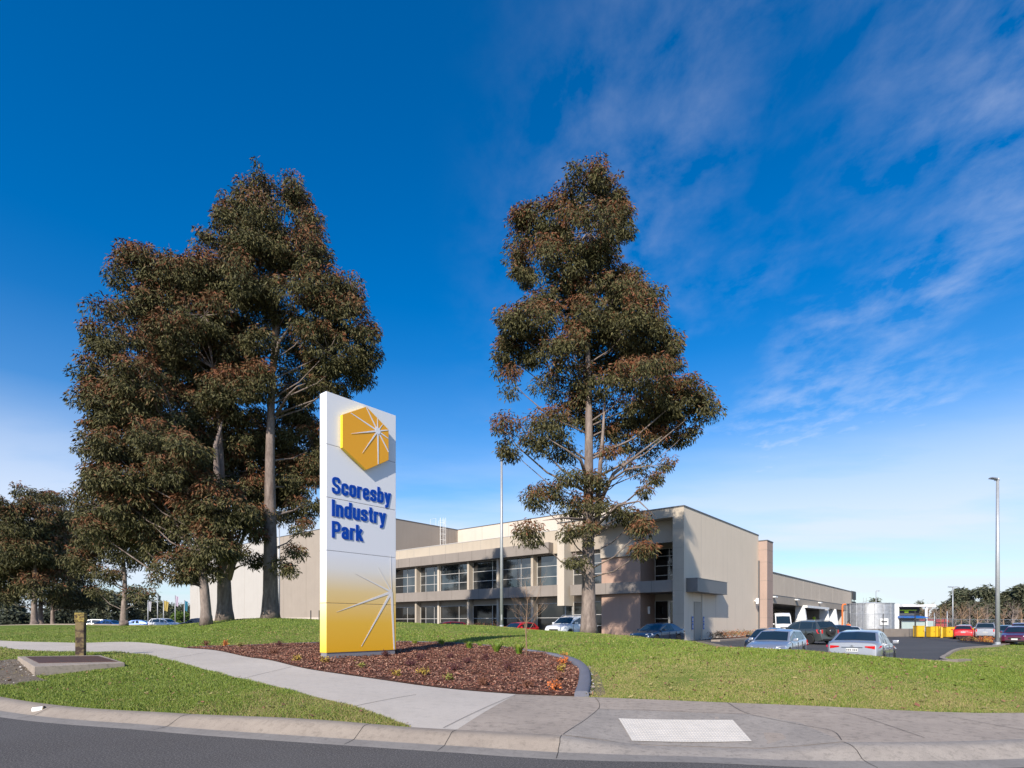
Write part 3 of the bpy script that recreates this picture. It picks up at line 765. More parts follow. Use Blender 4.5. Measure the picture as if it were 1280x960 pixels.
for i in range(5):
    t1, t0 = edges[i][1], edges[i + 1][0]
    t1 = t0 + COLW
    if i == 1:
        b('column', [(1.5, WP + .2, t0 + .01, t1 - .01, 5.79, 9.4), (1.5, WP + .2, t0 + .01, t1 - .01, BZ, 4.559)], 'render_light')
    else:
        b('column', [(1.0, WP + .2, t0 + .01, t1 - .01, 5.79, 9.4), (1.0, WP + .2, t0 + .01, t1 - .01, BZ, 4.559)], 'render_cream')
# portal windows
window(9.42, 13.42, 5.7, 9.0, WP, [.30, .66], [.36, .70])
window(9.42, 13.42, .2, 3.88, WP, [.30, .66], [.30, .62], glass='win_glass_dark')
window(1.12, 4.90, 5.7, 9.25, WP + 2.4, [.42, .70], [.22, .5, .78], glass='win_glass_dark')
window(3.35, 4.90, .0, 3.88, WP + 2.4, [], [.52], glass='win_glass_dark')
dr = MB(); dr.box(WP + 2.30, WP + 2.38, 1.12, 1.22, .0, 3.88); dr.box(WP + 2.30, WP + 2.38, 3.20, 3.34, .0, 3.88); dr.box(WP + 2.30, WP + 2.38, 1.22, 3.20, 3.72, 3.88)
dr = dr.build('door', MATS['frame_white'], bld)
MB().box(WP + 2.33, WP + 2.35, 1.22, 3.20, .0, 3.72).build('pane', MATS['win_glass_dark'], dr)
MB().tube([(WP + 2.22, 2.2, .9), (WP + 2.22, 2.2, 1.9)], .03).build('handle', MATS['frame_alu'], dr)
b('threshold', [(WP, WP + 2.4, 1.12, 4.93, BZ, .0)], 'old_concrete')
# reception light on the pink return, canopy, alcove door, signs, camera
b('wall_light', [(2.6, 2.78, 4.74, 4.935, 2.5, 3.25)], 'white_paint', bevel=.03)
b('canopy', [(.5, 8.35, -1.09, -.002, 4.52, 5.72)], 'canopy_metal')
b('canopy_edge', [(.47, 8.38, -1.12, -.003, 5.72, 5.76), (.47, 8.38, -1.12, -.003, 4.48, 4.52)], 'canopy_metal')
sd = sf(867.5); sd1 = sf(877)
b('side_door', [(sd, sd1 - .1, -.012, -.002, BZ, 3.55)], 'render_cream')
b('door_reveal', [(sd - .06, sd, -.05, -.002, BZ, 3.62), (sd, sd1 - .1, -.05, -.002, 3.56, 3.62)], 'render_taupe')
b('door_jamb', [(sd1 - .1, sd1 + .1, -.07, -.002, BZ, 4.4)], 'render_light')
for px in (864.8, 878.6):
    s_ = sf(px)
    o = b('parking_sign', [(s_ - .16, s_ + .16, -.10, -.08, .95, 1.55), (s_ - .16, s_ + .16, -.10, -.08, 1.62, 2.2)], 'blue_paint')
    MB().box(s_ - .08, s_ + .08, -.105, -.101, 1.08, 1.38).build('symbol', MATS['white_paint'], o); MB().box(s_ - .08, s_ + .08, -.105, -.101, 1.75, 2.02).build('symbol', MATS['white_paint'], o)
s_ = sf(943)
c = b('security_camera', [(s_ - .12, s_ + .12, -.5, -.2, 3.9, 4.6), (s_ - .05, s_ + .05, -.22, -.002, 4.2, 4.4)], 'white_paint', bevel=.03)  # white surveillance camera housing on a short wall bracket, not a lamp
# brown end pier
b('end_pier', [(22.85, 25.35, -1.0, .6, BZ, 11.7)], 'pier_brown')
b('pier_cap', [(22.8, 25.4, -1.05, .6, 11.7, 11.82)], 'coping')
b('pier_joint', [(22.84, 22.85, -1.0, .6, z, z + .03) for z in (2.2, 4.5, 6.8, 9.1, 10.6)] + [(22.85, 25.35, -1.008, -1.0, z, z + .03) for z in (2.2, 4.5, 6.8, 9.1, 10.6)], 'render_grey')
b('downpipe', [(22.6, 22.84, -.14, -.002, BZ, 9.3)], 'coping')

# ------------------------------------------------------------------ warehouses
wh = empty('warehouse', (15.97, 52, 0), ANG)
tag(wh, 'large tan precast concrete warehouse rising behind the office block', 'warehouse')
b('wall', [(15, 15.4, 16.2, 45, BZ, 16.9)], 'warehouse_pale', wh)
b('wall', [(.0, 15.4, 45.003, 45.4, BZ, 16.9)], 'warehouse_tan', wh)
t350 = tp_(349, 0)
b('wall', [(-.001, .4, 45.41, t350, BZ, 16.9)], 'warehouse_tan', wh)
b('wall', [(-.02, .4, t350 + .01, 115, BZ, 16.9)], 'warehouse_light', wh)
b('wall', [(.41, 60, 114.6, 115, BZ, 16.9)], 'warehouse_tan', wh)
b('parapet_cap', [(14.94, 15.46, 16.15, 45, 16.9, 17.0), (-.05, 14.9, 44.95, 45.45, 16.9, 17.0), (-.05, .45, 45.46, 115.05, 16.9, 17.0)], 'coping', wh)
b('panel_joint', [(14.993, 15.0, t, t + .04, 11, 16.9) for t in (22, 28, 34, 39.5)] + [(x, x + .05, 44.997, 45.0, 11, 16.9) for x in (3.5, 9.0)], 'render_taupe', wh)
b('panel_joint', [(-.026, -.02, t, t + .05, BZ, 16.9) for t in np.arange(66, 112, 7.5)] + [(-.007, -.001, t, t + .05, BZ, 16.9) for t in (52, 58)], 'render_taupe', wh)
b('base_stripe', [(-.09, -.03, 45.5, 115, BZ, 2.5)], 'warehouse_pale', wh)
b('roof', [(15.4, 60, 16.2, 114.5, 16.3, 16.5), (.4, 15.4, 45.41, 114.5, 16.3, 16.5)], 'warehouse_light', wh)
b('wall', [(15.41, 60, 16.2, 16.6, BZ, 16.9)], 'warehouse_tan', wh)
# roof ladder cage on the wall R
lt = 44.6; ls = sf(549, 45) if False else None
k = (554 - CX) / F; ls = (15.97 - UY * 44.5 - k * (52 + UX * 44.5)) / (k * UY - UX)
cage = empty('roof_ladder', (0, 0, 0)); tag(cage, 'white caged access ladder climbing the inner warehouse wall', 'ladder')
cage.location = bld.location; cage.rotation_euler = bld.rotation_euler
mb = MB()
for dx in (-.3, .3): mb.tube([(ls + dx, 44.85, 11.9), (ls + dx, 44.85, 18.3)], .028, 6)
for z in np.arange(12.1, 18.0, .35): mb.tube([(ls - .3, 44.85, z), (ls + .3, 44.85, z)], .014, 5)
mb.build('ladder', MATS['white_paint'], cage)
mb = MB()
for z in np.arange(13.0, 18.4, .9):
    mb.tube([(ls - .35 + .35 - .45 * math.cos(a), 44.8 - .8 * math.sin(a), z) for a in np.linspace(0, math.pi, 9)], .018, 5)
for a in np.linspace(0.2, math.pi - .2, 5): mb.tube([(ls - .45 * math.cos(a), 44.8 - .8 * math.sin(a), 13.0), (ls - .45 * math.cos(a), 44.8 - .8 * math.sin(a), 18.3)], .014, 5)
mb.build('safety_cage', MATS['white_paint'], cage)
MB().tube([(ls - .9, 45.2, 16.9), (ls - .9, 45.2, 18.2), (ls - .9, 46.5, 18.2), (ls - .9, 46.5, 16.9)], .022, 6).tube([(ls + .9, 45.2, 16.9), (ls + .9, 45.2, 18.2), (ls + .9, 46.5, 18.2), (ls + .9, 46.5, 16.9)], .022, 6).build('guard_rail', MATS['white_paint'], cage)
# roof aerial
a_ = W_loc = bld.matrix_basis
# loading-dock warehouse along the side street
dk = empty('dock_warehouse', (15.97, 52, 0), ANG)
tag(dk, 'long low tan warehouse with open loading docks beyond the brown pier', 'warehouse')
b('fascia', [(25.4, 88, .0, .4, 5.35, 8.25)], 'dock_tan', dk)
b('lower_fascia', [(25.4, 88, -.05, .4, 4.2, 5.20)], 'render_taupe', dk)
b('shadow_gap', [(25.4, 88, .03, .4, 5.20, 5.35)], 'coping', dk)
b('coping', [(25.4, 88.1, -.08, .5, 8.25, 8.37)], 'coping', dk)
b('back_wall', [(25.4, 88, 9, 9.4, BZ, 8.2)], 'render_taupe', dk)
b('soffit', [(25.4, 88, .4, 9, 4.2, 4.35)], 'inner_grey', dk)
b('roof', [(25.4, 88, .41, 16, 8.0, 8.15)], 'warehouse_light', dk)
b('end_wall', [(80, 88, .01, 9, BZ, 4.19), (87.6, 88, .4, 16, BZ, 8.0)], 'warehouse_light', dk)
b('dock_platform', [(43, 80, .6, 8.9, BZ, 1.15)], 'old_concrete', dk)
for s0 in np.arange(31, 79, 4.2):
    d_ = b('dock_door', [(s0, s0 + 2.9, 8.86, 8.98, 1.15, 3.9)], 'inner_grey', dk)
b('panel_joint', [(s_ - .03, s_ + .03, -.012, -.002, 5.36, 8.25) for s_ in np.arange(29, 88, 5.6)], 'warehouse_light', dk)
for px in (965.8, 994, 1023):
    s_ = sf(px); b('soffit_light', [(s_ - .5, s_ + .5, -.5, -.06, 4.95, 5.12)], 'white_paint', dk)
for s_ in (sf(1003.5), sf(1032.5), sf(1043)):
    mb = MB(); mb.prism([(-.25, 4.19), (1.0, 4.19), (1.0, BZ), (-.85, BZ)], 0, s_ - .35, s_ + .35); f_ = mb.build('dock_fin', MATS['white_paint'], dk)
b('dock_hood', [(sf(1003), sf(1031), -.7, -.06, 3.95, 4.30)], 'white_paint', dk)
b('end_billboard', [(88.12, 92.0, -.3, -.1, 6.6, 8.4), (88.12, 92.0, -.3, -.1, 4.7, 6.2)], 'dark_steel', dk)
for s_ in (88.2, 90, 91.8): b('post', [(s_ - .06, s_ + .06, -.09, .0, BZ, 8.5)], 'dark_steel', dk)
# ------------------------------------------------------------------ trees
def leaf_cloud(clumps, n_per, size, droop=1.0, seed=0, red=1.0):
    """clumps: list of (center, (rx,ry,rz), upness 0..1). returns verts, faces, matidx"""
    r = np.random.default_rng(seed)
    cnt = np.maximum(8, (n_per * np.array([c[3] for c in clumps]))).astype(int); tot = cnt.sum()
    idx = np.repeat(np.arange(len(clumps)), cnt)
    C_ = np.array([c[0] for c in clumps])[idx]; Rr = np.array([c[1] for c in clumps])[idx]; up = np.array([c[2] for c in clumps])[idx]
    d = r.normal(size=(tot, 3)); d /= np.linalg.norm(d, axis=1)[:, None]; rad = r.random(tot) ** .45
    # twig clustering inside a clump
    loc = d * rad[:, None]
    pos = C_ + loc * Rr
    L = size * r.uniform(.6, 1.3, tot); Wd = L * r.uniform(.10, .17, tot)
    ax = np.c_[r.normal(0, .6, tot), r.normal(0, .6, tot), -droop * r.uniform(.3, 1.4, tot)] + d * .55
    ax /= np.linalg.norm(ax, axis=1)[:, None]
    q = r.normal(size=(tot, 3)); bx = np.cross(ax, q); bx /= np.linalg.norm(bx, axis=1)[:, None]
    a0 = pos; a1 = pos + ax * L[:, None]; m_ = pos + ax * (L * .42)[:, None]
    V = np.stack([a0, m_ + bx * Wd[:, None], a1, m_ - bx * Wd[:, None]], 1).reshape(-1, 3)
    # colour by growth: new growth at the top outside of the clumps is russet
    g_ = loc[:, 2] * .32 + (rad - .7) * .35 + up * 1.0 + r.normal(0, .16, tot)
    u = r.random(tot); mi = np.where(u < .25, 0, np.where(u < .70, 1, 2))
    mi = np.where(g_ * red > .34, np.where(r.random(tot) < .6, 3, 4), mi); mi = np.where((g_ * red > .16) & (g_ * red <= .34) & (r.random(tot) < .5), 4, mi)
    return V, np.arange(4 * tot).reshape(tot, 4), mi
def tree(name, px, D, wid, lobes, label, forks=(), top=None, dens=1.0, leaf=.25, group=None, barkm='bark_gum', seed=1, red=1.0, lean=0.0, mats=None, clr=.62, base_py=None, fill=1.0, trunk_top=None):
    r = random.Random(seed); sc_ = D / F
    bx, by, _ = P(px, D); bz = H(bx, by) - .05
    root = empty(name, (bx, by, bz)); tag(root, label, 'tree', group)
    def W3(qx, qy, dy=0):   # px -> local coordinates at depth D(+dy)
        return Vector(((qx - CX) * sc_ - bx, dy, EYE + (HY - qy) * sc_ - bz))
    topz = W3(px, top)[2]; tt = trunk_top or .80
    r0 = wid * sc_ / 2
    pts = []; rad = []
    N = 14; topx = W3(px + lean, top)[0]
    for i in range(N + 1):
        f = i / N; z = topz * tt * f
        pts.append((topx * f ** 1.7 + .12 * math.sin(f * 7 + seed) * f, .15 * math.sin(f * 5 + seed * 2) * f, z))
        rad.append(r0 * ((1 - f) ** 1.0 * .90 + .05) + (r0 * .28 * max(0, 1 - z / 1.4) ** 2))
    mb = MB(); mb.tube(pts[:1] + [(pts[0][0] * .7 + pts[1][0] * .3, 0, .5)] + [tuple(Vector(pts[0]).lerp(Vector(pts[1]), .6))] + pts[1:], [rad[0], r0 * 1.06, r0 * .98] + rad[1:], 14)
    trunk = mb.build('trunk', MATS[barkm], root, smooth=True)
    def tr(z):
        f = max(0, min(1, z / (topz * tt))); i = min(N - 1, int(f * N)); u = f * N - i
        return Vector(pts[i]).lerp(Vector(pts[i + 1]), u), rad[i] * (1 - u) + rad[i + 1] * u
    br = MB()
    for fk in forks:    # explicit visible limbs: list of px points
        q = [W3(*p) for p in fk[0]]; rr = [fk[1] * sc_ / 2 * (1 - .92 * i / (len(q) - 1)) ** .8 for i in range(len(q))]
        q = [Vector((v.x, v.y, v.z)) for v in q]; br.tube(q, rr, 8)
    clumps = []
    zmax = max(W3(0, l[1] - l[3])[2] for l in lobes); 
    for l in lobes:
        lx, ly, lrx, lry = l[:4]; dy = l[4] if len(l) > 4 else 0.0; sp_ = l[5] if len(l) > 5 else 1.0
        c = W3(lx, ly, 0); a = lrx * sc_; h_ = lry * sc_; dpt = min(max(a, h_ * .7), (a + h_) * .62)
        a = max(a - .42 * clr, .45 * a); h_ = max(h_ - .30 * clr, .5 * h_)
        # alternate lobes in depth so the crown is round
        c.y = dy if dy else r.uniform(-.9, 1.2) * dpt * .9
        kp = (D + c.y) / D; c.x = (c.x + bx) * kp - bx; c.z = (c.z + bz - EYE) * kp + EYE - bz; a *= kp; h_ *= kp
        # branch
        zb = max(topz * .12, min(c.z - abs(c.x) * .55 - .6, topz * tt * .97)); s0, sr = tr(zb)
        mid = s0.lerp(c, .5) + Vector((0, 0, -.08 * (c - s0).length)); rr = min(max(.035, sr * .26), .16) * (1 if sp_ > .75 else .55)
        br.tube([s0, s0.lerp(mid, .5) + Vector((0, 0, .02)), mid, c.lerp(mid, .3), c + Vector((0, 0, h_ * .3))], [rr, rr * .85, rr * .68, rr * .45, rr * .15], 6)
        area = a * h_; cr = clr * r.uniform(.9, 1.1)
        n = max(4, int(area * 9.5 * fill * sp_ / (cr * cr) * .62))
        for k in range(n):
            d = Vector((r.gauss(0, 1), r.gauss(0, 1), r.gauss(0, 1))).normalized()
            rad_ = r.uniform(.72, 1.0) if r.random() < .8 else r.uniform(.2, .7)
            if d.z < -.5: rad_ *= .85
            q = Vector((c.x + d.x * a * rad_, c.y + d.y * dpt * rad_, c.z + d.z * h_ * rad_))
            s_ = r.choice((.5, .7, .9, 1.15, 1.45)) * cr
            clumps.append((tuple(q), (s_, s_, s_ * .68), d.z * .6 * rad_ , s_ * s_ / (cr * cr)))
            if r.random() < .30:
                br.tube([c.lerp(q, .1), c.lerp(q, .6) + Vector((0, 0, -.1)), q], [.045, .03, .012], 4)
    br.build('limbs', MATS[barkm], root, smooth=True)
    V, Fc, mi = leaf_cloud(clumps, 185 * dens, leaf, seed=seed, red=red)
    fast_mesh('crown', V, Fc, mi, mats or LEAF, root)
    return root
ROW = 'spotted gum trees on the grass mound'
tree('gum_tree', 736, 34, 20, [
    (735, 226, 30, 24), (718, 258, 26, 22), (762, 252, 32, 34), (660, 262, 18, 22), (655, 300, 20, 40), (690, 285, 30, 32), (735, 290, 40, 34), (775, 278, 22, 28),
    (655, 340, 20, 38), (700, 330, 38, 34), (745, 335, 44, 32), (775, 345, 34, 30), (675, 372, 26, 24), (715, 372, 30, 26), (765, 375, 46, 32), (795, 365, 30, 26),
    (640, 408, 26, 28), (668, 402, 30, 26), (735, 405, 40, 32), (790, 408, 46, 34), (815, 400, 22, 24),
    (636, 446, 22, 28), (662, 440, 26, 26), (715, 440, 34, 30), (765, 445, 44, 32), (815, 438, 40, 30), (842, 432, 18, 20),
    (640, 480, 16, 20, 0, .8), (700, 478, 30, 24), (740, 482, 34, 26), (795, 478, 46, 28), (835, 470, 26, 22),
    (850, 498, 36, 30), (875, 510, 20, 24), (820, 520, 40, 28), (770, 522, 42, 26), (725, 515, 26, 22), (690, 535, 34, 26), (668, 552, 22, 18, 0, .8), (632, 545, 20, 24, 0, .9), (640, 565, 18, 14, 0, .6),
    (700, 566, 20, 16, 0, .5), (765, 552, 32, 20, 0, .7), (805, 555, 32, 16, 0, .7), (840, 548, 24, 16, 0, .7), (862, 540, 12, 16, 0, .5), (790, 585, 24, 14, 0, .5), (720, 590, 22, 16, -1.2, .7), (760, 575, 24, 16, -1.5, .7), (745, 600, 14, 14, -1.2, .6),
    (815, 598, 16, 10, 0, .5), (836, 582, 16, 12, 0, .5), (690, 612, 30, 14, 0, .7), (668, 625, 18, 14, 0, .6), (715, 628, 28, 20, 0, .8), (745, 630, 24, 20, -1.5, .8), (778, 640, 22, 14, 0, .5), (795, 650, 12, 14, 0, .4), (808, 615, 12, 12, 0, .4),
    (667, 668, 16, 16, -1, .6), (718, 690, 16, 30, -1.5, .7), (708, 665, 20, 14, -1, .6), (735, 665, 12, 24, -1.5, .5), (803, 690, 5, 12, -2.5, .6), (803, 662, 4, 10, -2.5, .3)],
    'tallest lone gum tree with russet tips standing in front of the office portal', forks=[
        ([(746, 660, 0), (748, 600, -.3), (752, 545, -.5), (756, 480, -.4)], 8), ([(744, 640, 0), (765, 595, -.5), (795, 572, -.8), (822, 552, -1)], 6),
        ([(734, 600, 0), (724, 580, -.8), (705, 572, -1.5), (680, 560, -2)], 5), ([(742, 615, 0), (775, 598, -2), (795, 600, -3), (812, 602, -3.5)], 3),
        ([(735, 650, 0), (700, 655, -2), (675, 662, -3)], 4), ([(738, 665, 0), (765, 640, -2), (785, 640, -3), (803, 660, -3.3)], 4)],
    top=212, seed=4, group=ROW, dens=.95, lean=-4, trunk_top=.84, fill=1.0, red=1.15)
tree('gum_tree', 338, 36, 20, [
    (325, 218, 12, 24), (324, 248, 26, 26), (362, 232, 12, 22), (368, 258, 20, 26), (296, 262, 20, 24), (300, 290, 32, 30), (340, 285, 42, 32), (382, 285, 24, 28), (398, 308, 18, 24),
    (280, 318, 34, 30), (330, 322, 46, 32), (378, 325, 34, 28), (268, 355, 34, 34), (315, 362, 46, 34), (368, 365, 38, 24), (405, 360, 30, 28), (430, 370, 26, 30),
    (300, 400, 40, 32), (345, 395, 34, 24), (395, 400, 40, 34), (438, 408, 34, 38), (455, 430, 20, 30), (370, 435, 26, 18, 2), (410, 440, 40, 32), (445, 462, 28, 28), (325, 430, 30, 20),
    (385, 470, 34, 28, 2), (415, 485, 28, 18), (372, 510, 34, 30, 2.5), (362, 550, 36, 36, 3), (392, 560, 22, 38, 2.5), (375, 600, 30, 36, 2.5), (320, 560, 26, 50, 3), (395, 620, 16, 30, 2, .8), (365, 640, 24, 26, 2, .8), (350, 600, 30, 40, 3.5),
    (378, 662, 14, 14, 1, .6), (353, 704, 13, 16, -1, .8), (365, 712, 10, 10, -1, .6), (322, 700, 10, 12, 1, .6), (368, 690, 10, 10, 0, .4)],
    'tallest gum of the left clump with a bare pale trunk right behind the pylon sign', forks=[
        ([(340, 470, 0), (352, 432, -.4), (372, 412, -.8)], 7), ([(345, 520, 0), (368, 502, -1), (385, 498, -1.8), (400, 500, -2.5)], 4), ([(344, 430, 0), (347, 405, 0), (352, 380, 0)], 8)],
    top=192, seed=8, group=ROW, dens=.95, lean=4, trunk_top=.8, fill=1.05, red=.85)
tree('gum_tree', 281, 35, 19, [
    (172, 325, 24, 20), (152, 345, 14, 20), (190, 345, 40, 28), (225, 355, 28, 32), (214, 328, 12, 18), (255, 352, 26, 36), (175, 385, 34, 28), (215, 390, 44, 32), (255, 395, 36, 34),
    (185, 425, 40, 30), (230, 432, 46, 32), (275, 430, 40, 34), (300, 455, 34, 34), (250, 475, 50, 34), (205, 470, 40, 34), (290, 500, 44, 36), (240, 520, 50, 38), (325, 480, 20, 30),
    (300, 545, 40, 36, 1.5), (255, 565, 46, 36), (295, 590, 36, 34, 2), (230, 595, 36, 30), (275, 610, 34, 20, -2), (315, 620, 24, 34, 2), (325, 650, 18, 24, 1, .7), (280, 640, 44, 34, -2.4), (310, 655, 22, 26, -1),
    (240, 650, 34, 34, -2.5), (265, 680, 34, 30, -2.8), (245, 700, 24, 20, -2.5, .8), (290, 690, 20, 22, -2, .8), (268, 716, 12, 14, -2, .6), (322, 672, 12, 10, 0, .5)],
    'thick forked gum in the middle of the left clump', forks=[([(286, 724, 0), (298, 695, -.3), (310, 670, -.5), (318, 640, -.6)], 8), ([(283, 640, 0), (276, 600, -.4), (276, 560, -.6), (280, 520, 0)], 12),
        ([(292, 712, 0), (305, 709, -.6), (318, 708, -1)], 3)],
    top=312, seed=15, group=ROW, dens=.95, lean=-15, trunk_top=.7, fill=1.1, red=1.0)
tree('gum_tree', 258, 32.5, 13, [
    (132, 392, 18, 16), (124, 425, 20, 22), (150, 430, 26, 26), (112, 460, 16, 24), (140, 470, 34, 30), (175, 480, 36, 34), (120, 500, 22, 30), (155, 515, 42, 34), (200, 520, 34, 34),
    (115, 545, 20, 28), (135, 560, 34, 32), (180, 560, 42, 34), (120, 595, 26, 28), (160, 600, 44, 32), (215, 600, 36, 30), (130, 630, 34, 30), (175, 640, 40, 32), (215, 645, 34, 30), (160, 668, 34, 20),
    (200, 680, 34, 26), (230, 700, 24, 22), (225, 722, 14, 8, 0, .6), (190, 545, 30, 28, -2), (215, 590, 30, 28, -2), (235, 560, 26, 26, -2), (120, 665, 26, 24), (205, 705, 20, 14, 0, .7), (238, 718, 10, 12, 0, .5)],
    'slim pale gum leaning left at the front of the left clump', forks=[([(255, 720, 0), (240, 690, .2), (215, 650, .3), (185, 600, 0)], 8)],
    top=388, seed=21, group=ROW, dens=.9, lean=-62, trunk_top=.80, fill=1.1, red=.95)
tree('gum_tree', 155, 48, 9, [
    (100, 640, 12, 16), (95, 690, 12, 24), (112, 670, 24, 26), (108, 700, 22, 22), (135, 655, 26, 26), (145, 685, 26, 22), (170, 680, 26, 22), (130, 715, 16, 12, 0, .7), (175, 705, 20, 16, 0, .6), (190, 722, 14, 12, 0, .45), (150, 722, 16, 14, 0, .45), (120, 738, 20, 10, 0, .35), (180, 742, 14, 9, 0, .3), (165, 640, 30, 24)],
    'small thin crowned gum between the left clump and the far grove', top=622, seed=31, dens=.75, leaf=.30, red=1.1, clr=.8, fill=1.3, trunk_top=.75)
GR = 'dense gums of the far left grove'
for i, (px, D, wd, lo, tp2, lab) in enumerate((
    (43, 62, 8, [(24, 612, 12, 10), (15, 632, 26, 16), (40, 628, 16, 14), (0, 650, 24, 24), (35, 655, 30, 24), (10, 690, 30, 30), (45, 690, 30, 26), (20, 725, 34, 24), (-10, 700, 22, 36), (50, 735, 20, 18, 0, .7), (0, 745, 20, 12, 0, .6)], 606, 'leftmost broad gum of the far grove with a knobbly top'),
    (51, 66, 6, [(58, 622, 20, 12), (62, 645, 28, 20), (55, 675, 30, 24), (65, 700, 30, 26), (75, 730, 26, 22), (45, 715, 24, 24), (60, 748, 24, 12, 0, .6)], 612, 'rounded gum second from the left in the far grove'),
    (66, 70, 5, [(86, 622, 14, 10), (84, 640, 18, 16), (88, 665, 20, 24), (95, 695, 22, 26), (98, 728, 24, 26), (85, 750, 24, 14, 0, .7), (110, 745, 18, 16)], 614, 'dark slim gum at the right end of the far grove'))):
    tree('gum_tree', px, D, wd, lo, lab, top=tp2, seed=41 + i, dens=.8, leaf=.38, red=.8, clr=1.0, group=GR, fill=1.5, trunk_top=.7)

def far_tree(name, px, D, top_py, wpx, base_py, label, group, seed, mats, n=2600, leaf=.9, barkm='bark_dark'):
    r = random.Random(seed); s = D / F; bx, by, _ = P(px, D); bz = min(H(bx, by), 1.0) if D < 150 else -.3
    root = empty(name, (bx, by, bz)); tag(root, label, 'tree', group)
    top = EYE + (HY - top_py) * s - bz; w = wpx * s / 2
    th = top * .55; mb = MB(); mb.tube([(0, 0, 0), (.1, 0, th * .5), (r.uniform(-.4, .4), 0, th)], [.4, .3, .15], 7); mb.build('trunk', MATS[barkm], root, smooth=True)
    cl = []
    for k in range(26):
        f = r.random(); z = top * (.14 + .80 * f); ww = w * math.sin(math.pi * (.22 + .68 * f)) ** .7
        a = r.uniform(0, 6.28); q = r.uniform(.3, 1) ** .6
        c = (math.cos(a) * ww * q * .85, math.sin(a) * ww * q * .85, z); s_ = r.uniform(.14, .26) * min(top, w * 2.4)
        cl.append((c, (s_, s_, s_ * .75), f - .5, 1.0))
    V, Fc, mi = leaf_cloud(cl, n / 26, leaf, droop=.5, seed=seed, red=0)
    V2 = V; fast_mesh('crown', V2, Fc, mi, mats, root); return root
def bare_tree(name, px, D, top_py, label, group, seed, w=1.0, rad=.16, m='bark_young', base_z=None, lv=4, cat='tree'):
    r = random.Random(seed); s = D / F; bx, by, _ = P(px, D); bz = base_z if base_z is not None else min(H(bx, by), 1.0)
    root = empty(name, (bx, by, bz)); tag(root, label, cat, group); top = EYE + (HY - top_py) * s - bz
    mt = MB(); mbr = MB(); N = 7
    pts = [Vector((math.sin(i * 1.3 + seed) * .02 * top * i / N, math.cos(i * 1.7) * .015 * top * i / N, top * .93 * i / N)) for i in range(N + 1)]
    mt.tube(pts, [rad * (1 - .88 * i / N) for i in range(N + 1)], 7)
    def grow(p, d, L, rr, lvl):
        q = p + d * L * .5 + Vector((r.gauss(0, .05), r.gauss(0, .05), 0)) * L; e = p + d * L + Vector((0, 0, .1 * L))
        mbr.tube([p, q, e], [rr, rr * .75, rr * .4], 4 if lvl < 3 else 5, cap=False)
        if lvl > 0:
            for k in range(3 if lvl > 1 else 2):
                dd = (d + Vector((r.gauss(0, .5), r.gauss(0, .5), r.uniform(-.1, .5)))).normalized()
                grow(q.lerp(e, r.uniform(0, 1)), dd, L * r.uniform(.5, .75), rr * .5, lvl - 1)
    for i in range(2, N + 1):
        for k in range(3):
            a = r.uniform(0, 6.28); d = Vector((math.cos(a), math.sin(a), r.uniform(.7, 1.3))).normalized()
            grow(pts[i], d, top * .24 * w * r.uniform(.6, 1.1) * (1.25 - i / N * .6), rad * (1 - .88 * i / N) * .5, lv - 2)
    mt.build('trunk', MATS[m], root, smooth=True); mbr.build('branches', MATS[m], root); return root
# right background
FG = 'evergreen trees on the right skyline'
for i, (px, tp3, w, D, lb) in enumerate(((1187, 748, 26, 170, 'short dark tree at the left end of the right skyline'), (1206, 737, 34, 165, 'broad evergreen left of the centre of the right skyline'), (1228, 734, 32, 160, 'evergreen just left of the tall car park lamp post'),
        (1243, 741, 24, 175, 'lower evergreen directly behind the car park lamp post'), (1262, 738, 36, 165, 'wide evergreen right of the car park lamp post'), (1279, 729, 28, 158, 'highest evergreen at the right edge of the picture'), (1300, 733, 34, 165, 'evergreen cut by the right edge of the picture'))):
    far_tree('evergreen_tree', px, D, tp3, w, 780, lb, FG, 60 + i, FARLEAF, n=6000, leaf=1.1)
far_tree('evergreen_tree', 1096, 230, 747.5, 20, 780, 'far dark tree peeping over the steel tank', None, 71, FARLEAF, n=1500, leaf=1.2)
far_tree('evergreen_tree', 1150, 200, 750, 14, 780, 'little tree showing above the white roofed shed', None, 72, FARLEAF, n=1500, leaf=1.0)
BG = 'bare winter trees beyond the fenced yard'
for i, (px, tp3) in enumerate(((1160, 752), (1170, 755), (1182, 752), (1192, 757), (1201, 752), (1212, 750), (1222, 754), (1234, 751), (1254, 756), (1266, 750), (1277, 755))):
    bare_tree('bare_tree', px, 120 + (i % 3) * 8, tp3 + 6, ['leafless tree behind the white shed end', 'leafless tree left of the red shed', 'leafless tree above the red shed', 'leafless tree right of the red shed', 'leafless tree above the red hatchback', 'leafless tree left of the silver SUV', 'leafless tree above the silver SUV', 'leafless tree just left of the lamp post', 'leafless tree just right of the lamp post', 'pale leafless tree above the maroon cars', 'leafless tree at the right picture edge'][i], BG, 80 + i, w=1.25, rad=.30, m='bark_gum' if i % 2 else 'bark_young', lv=5)
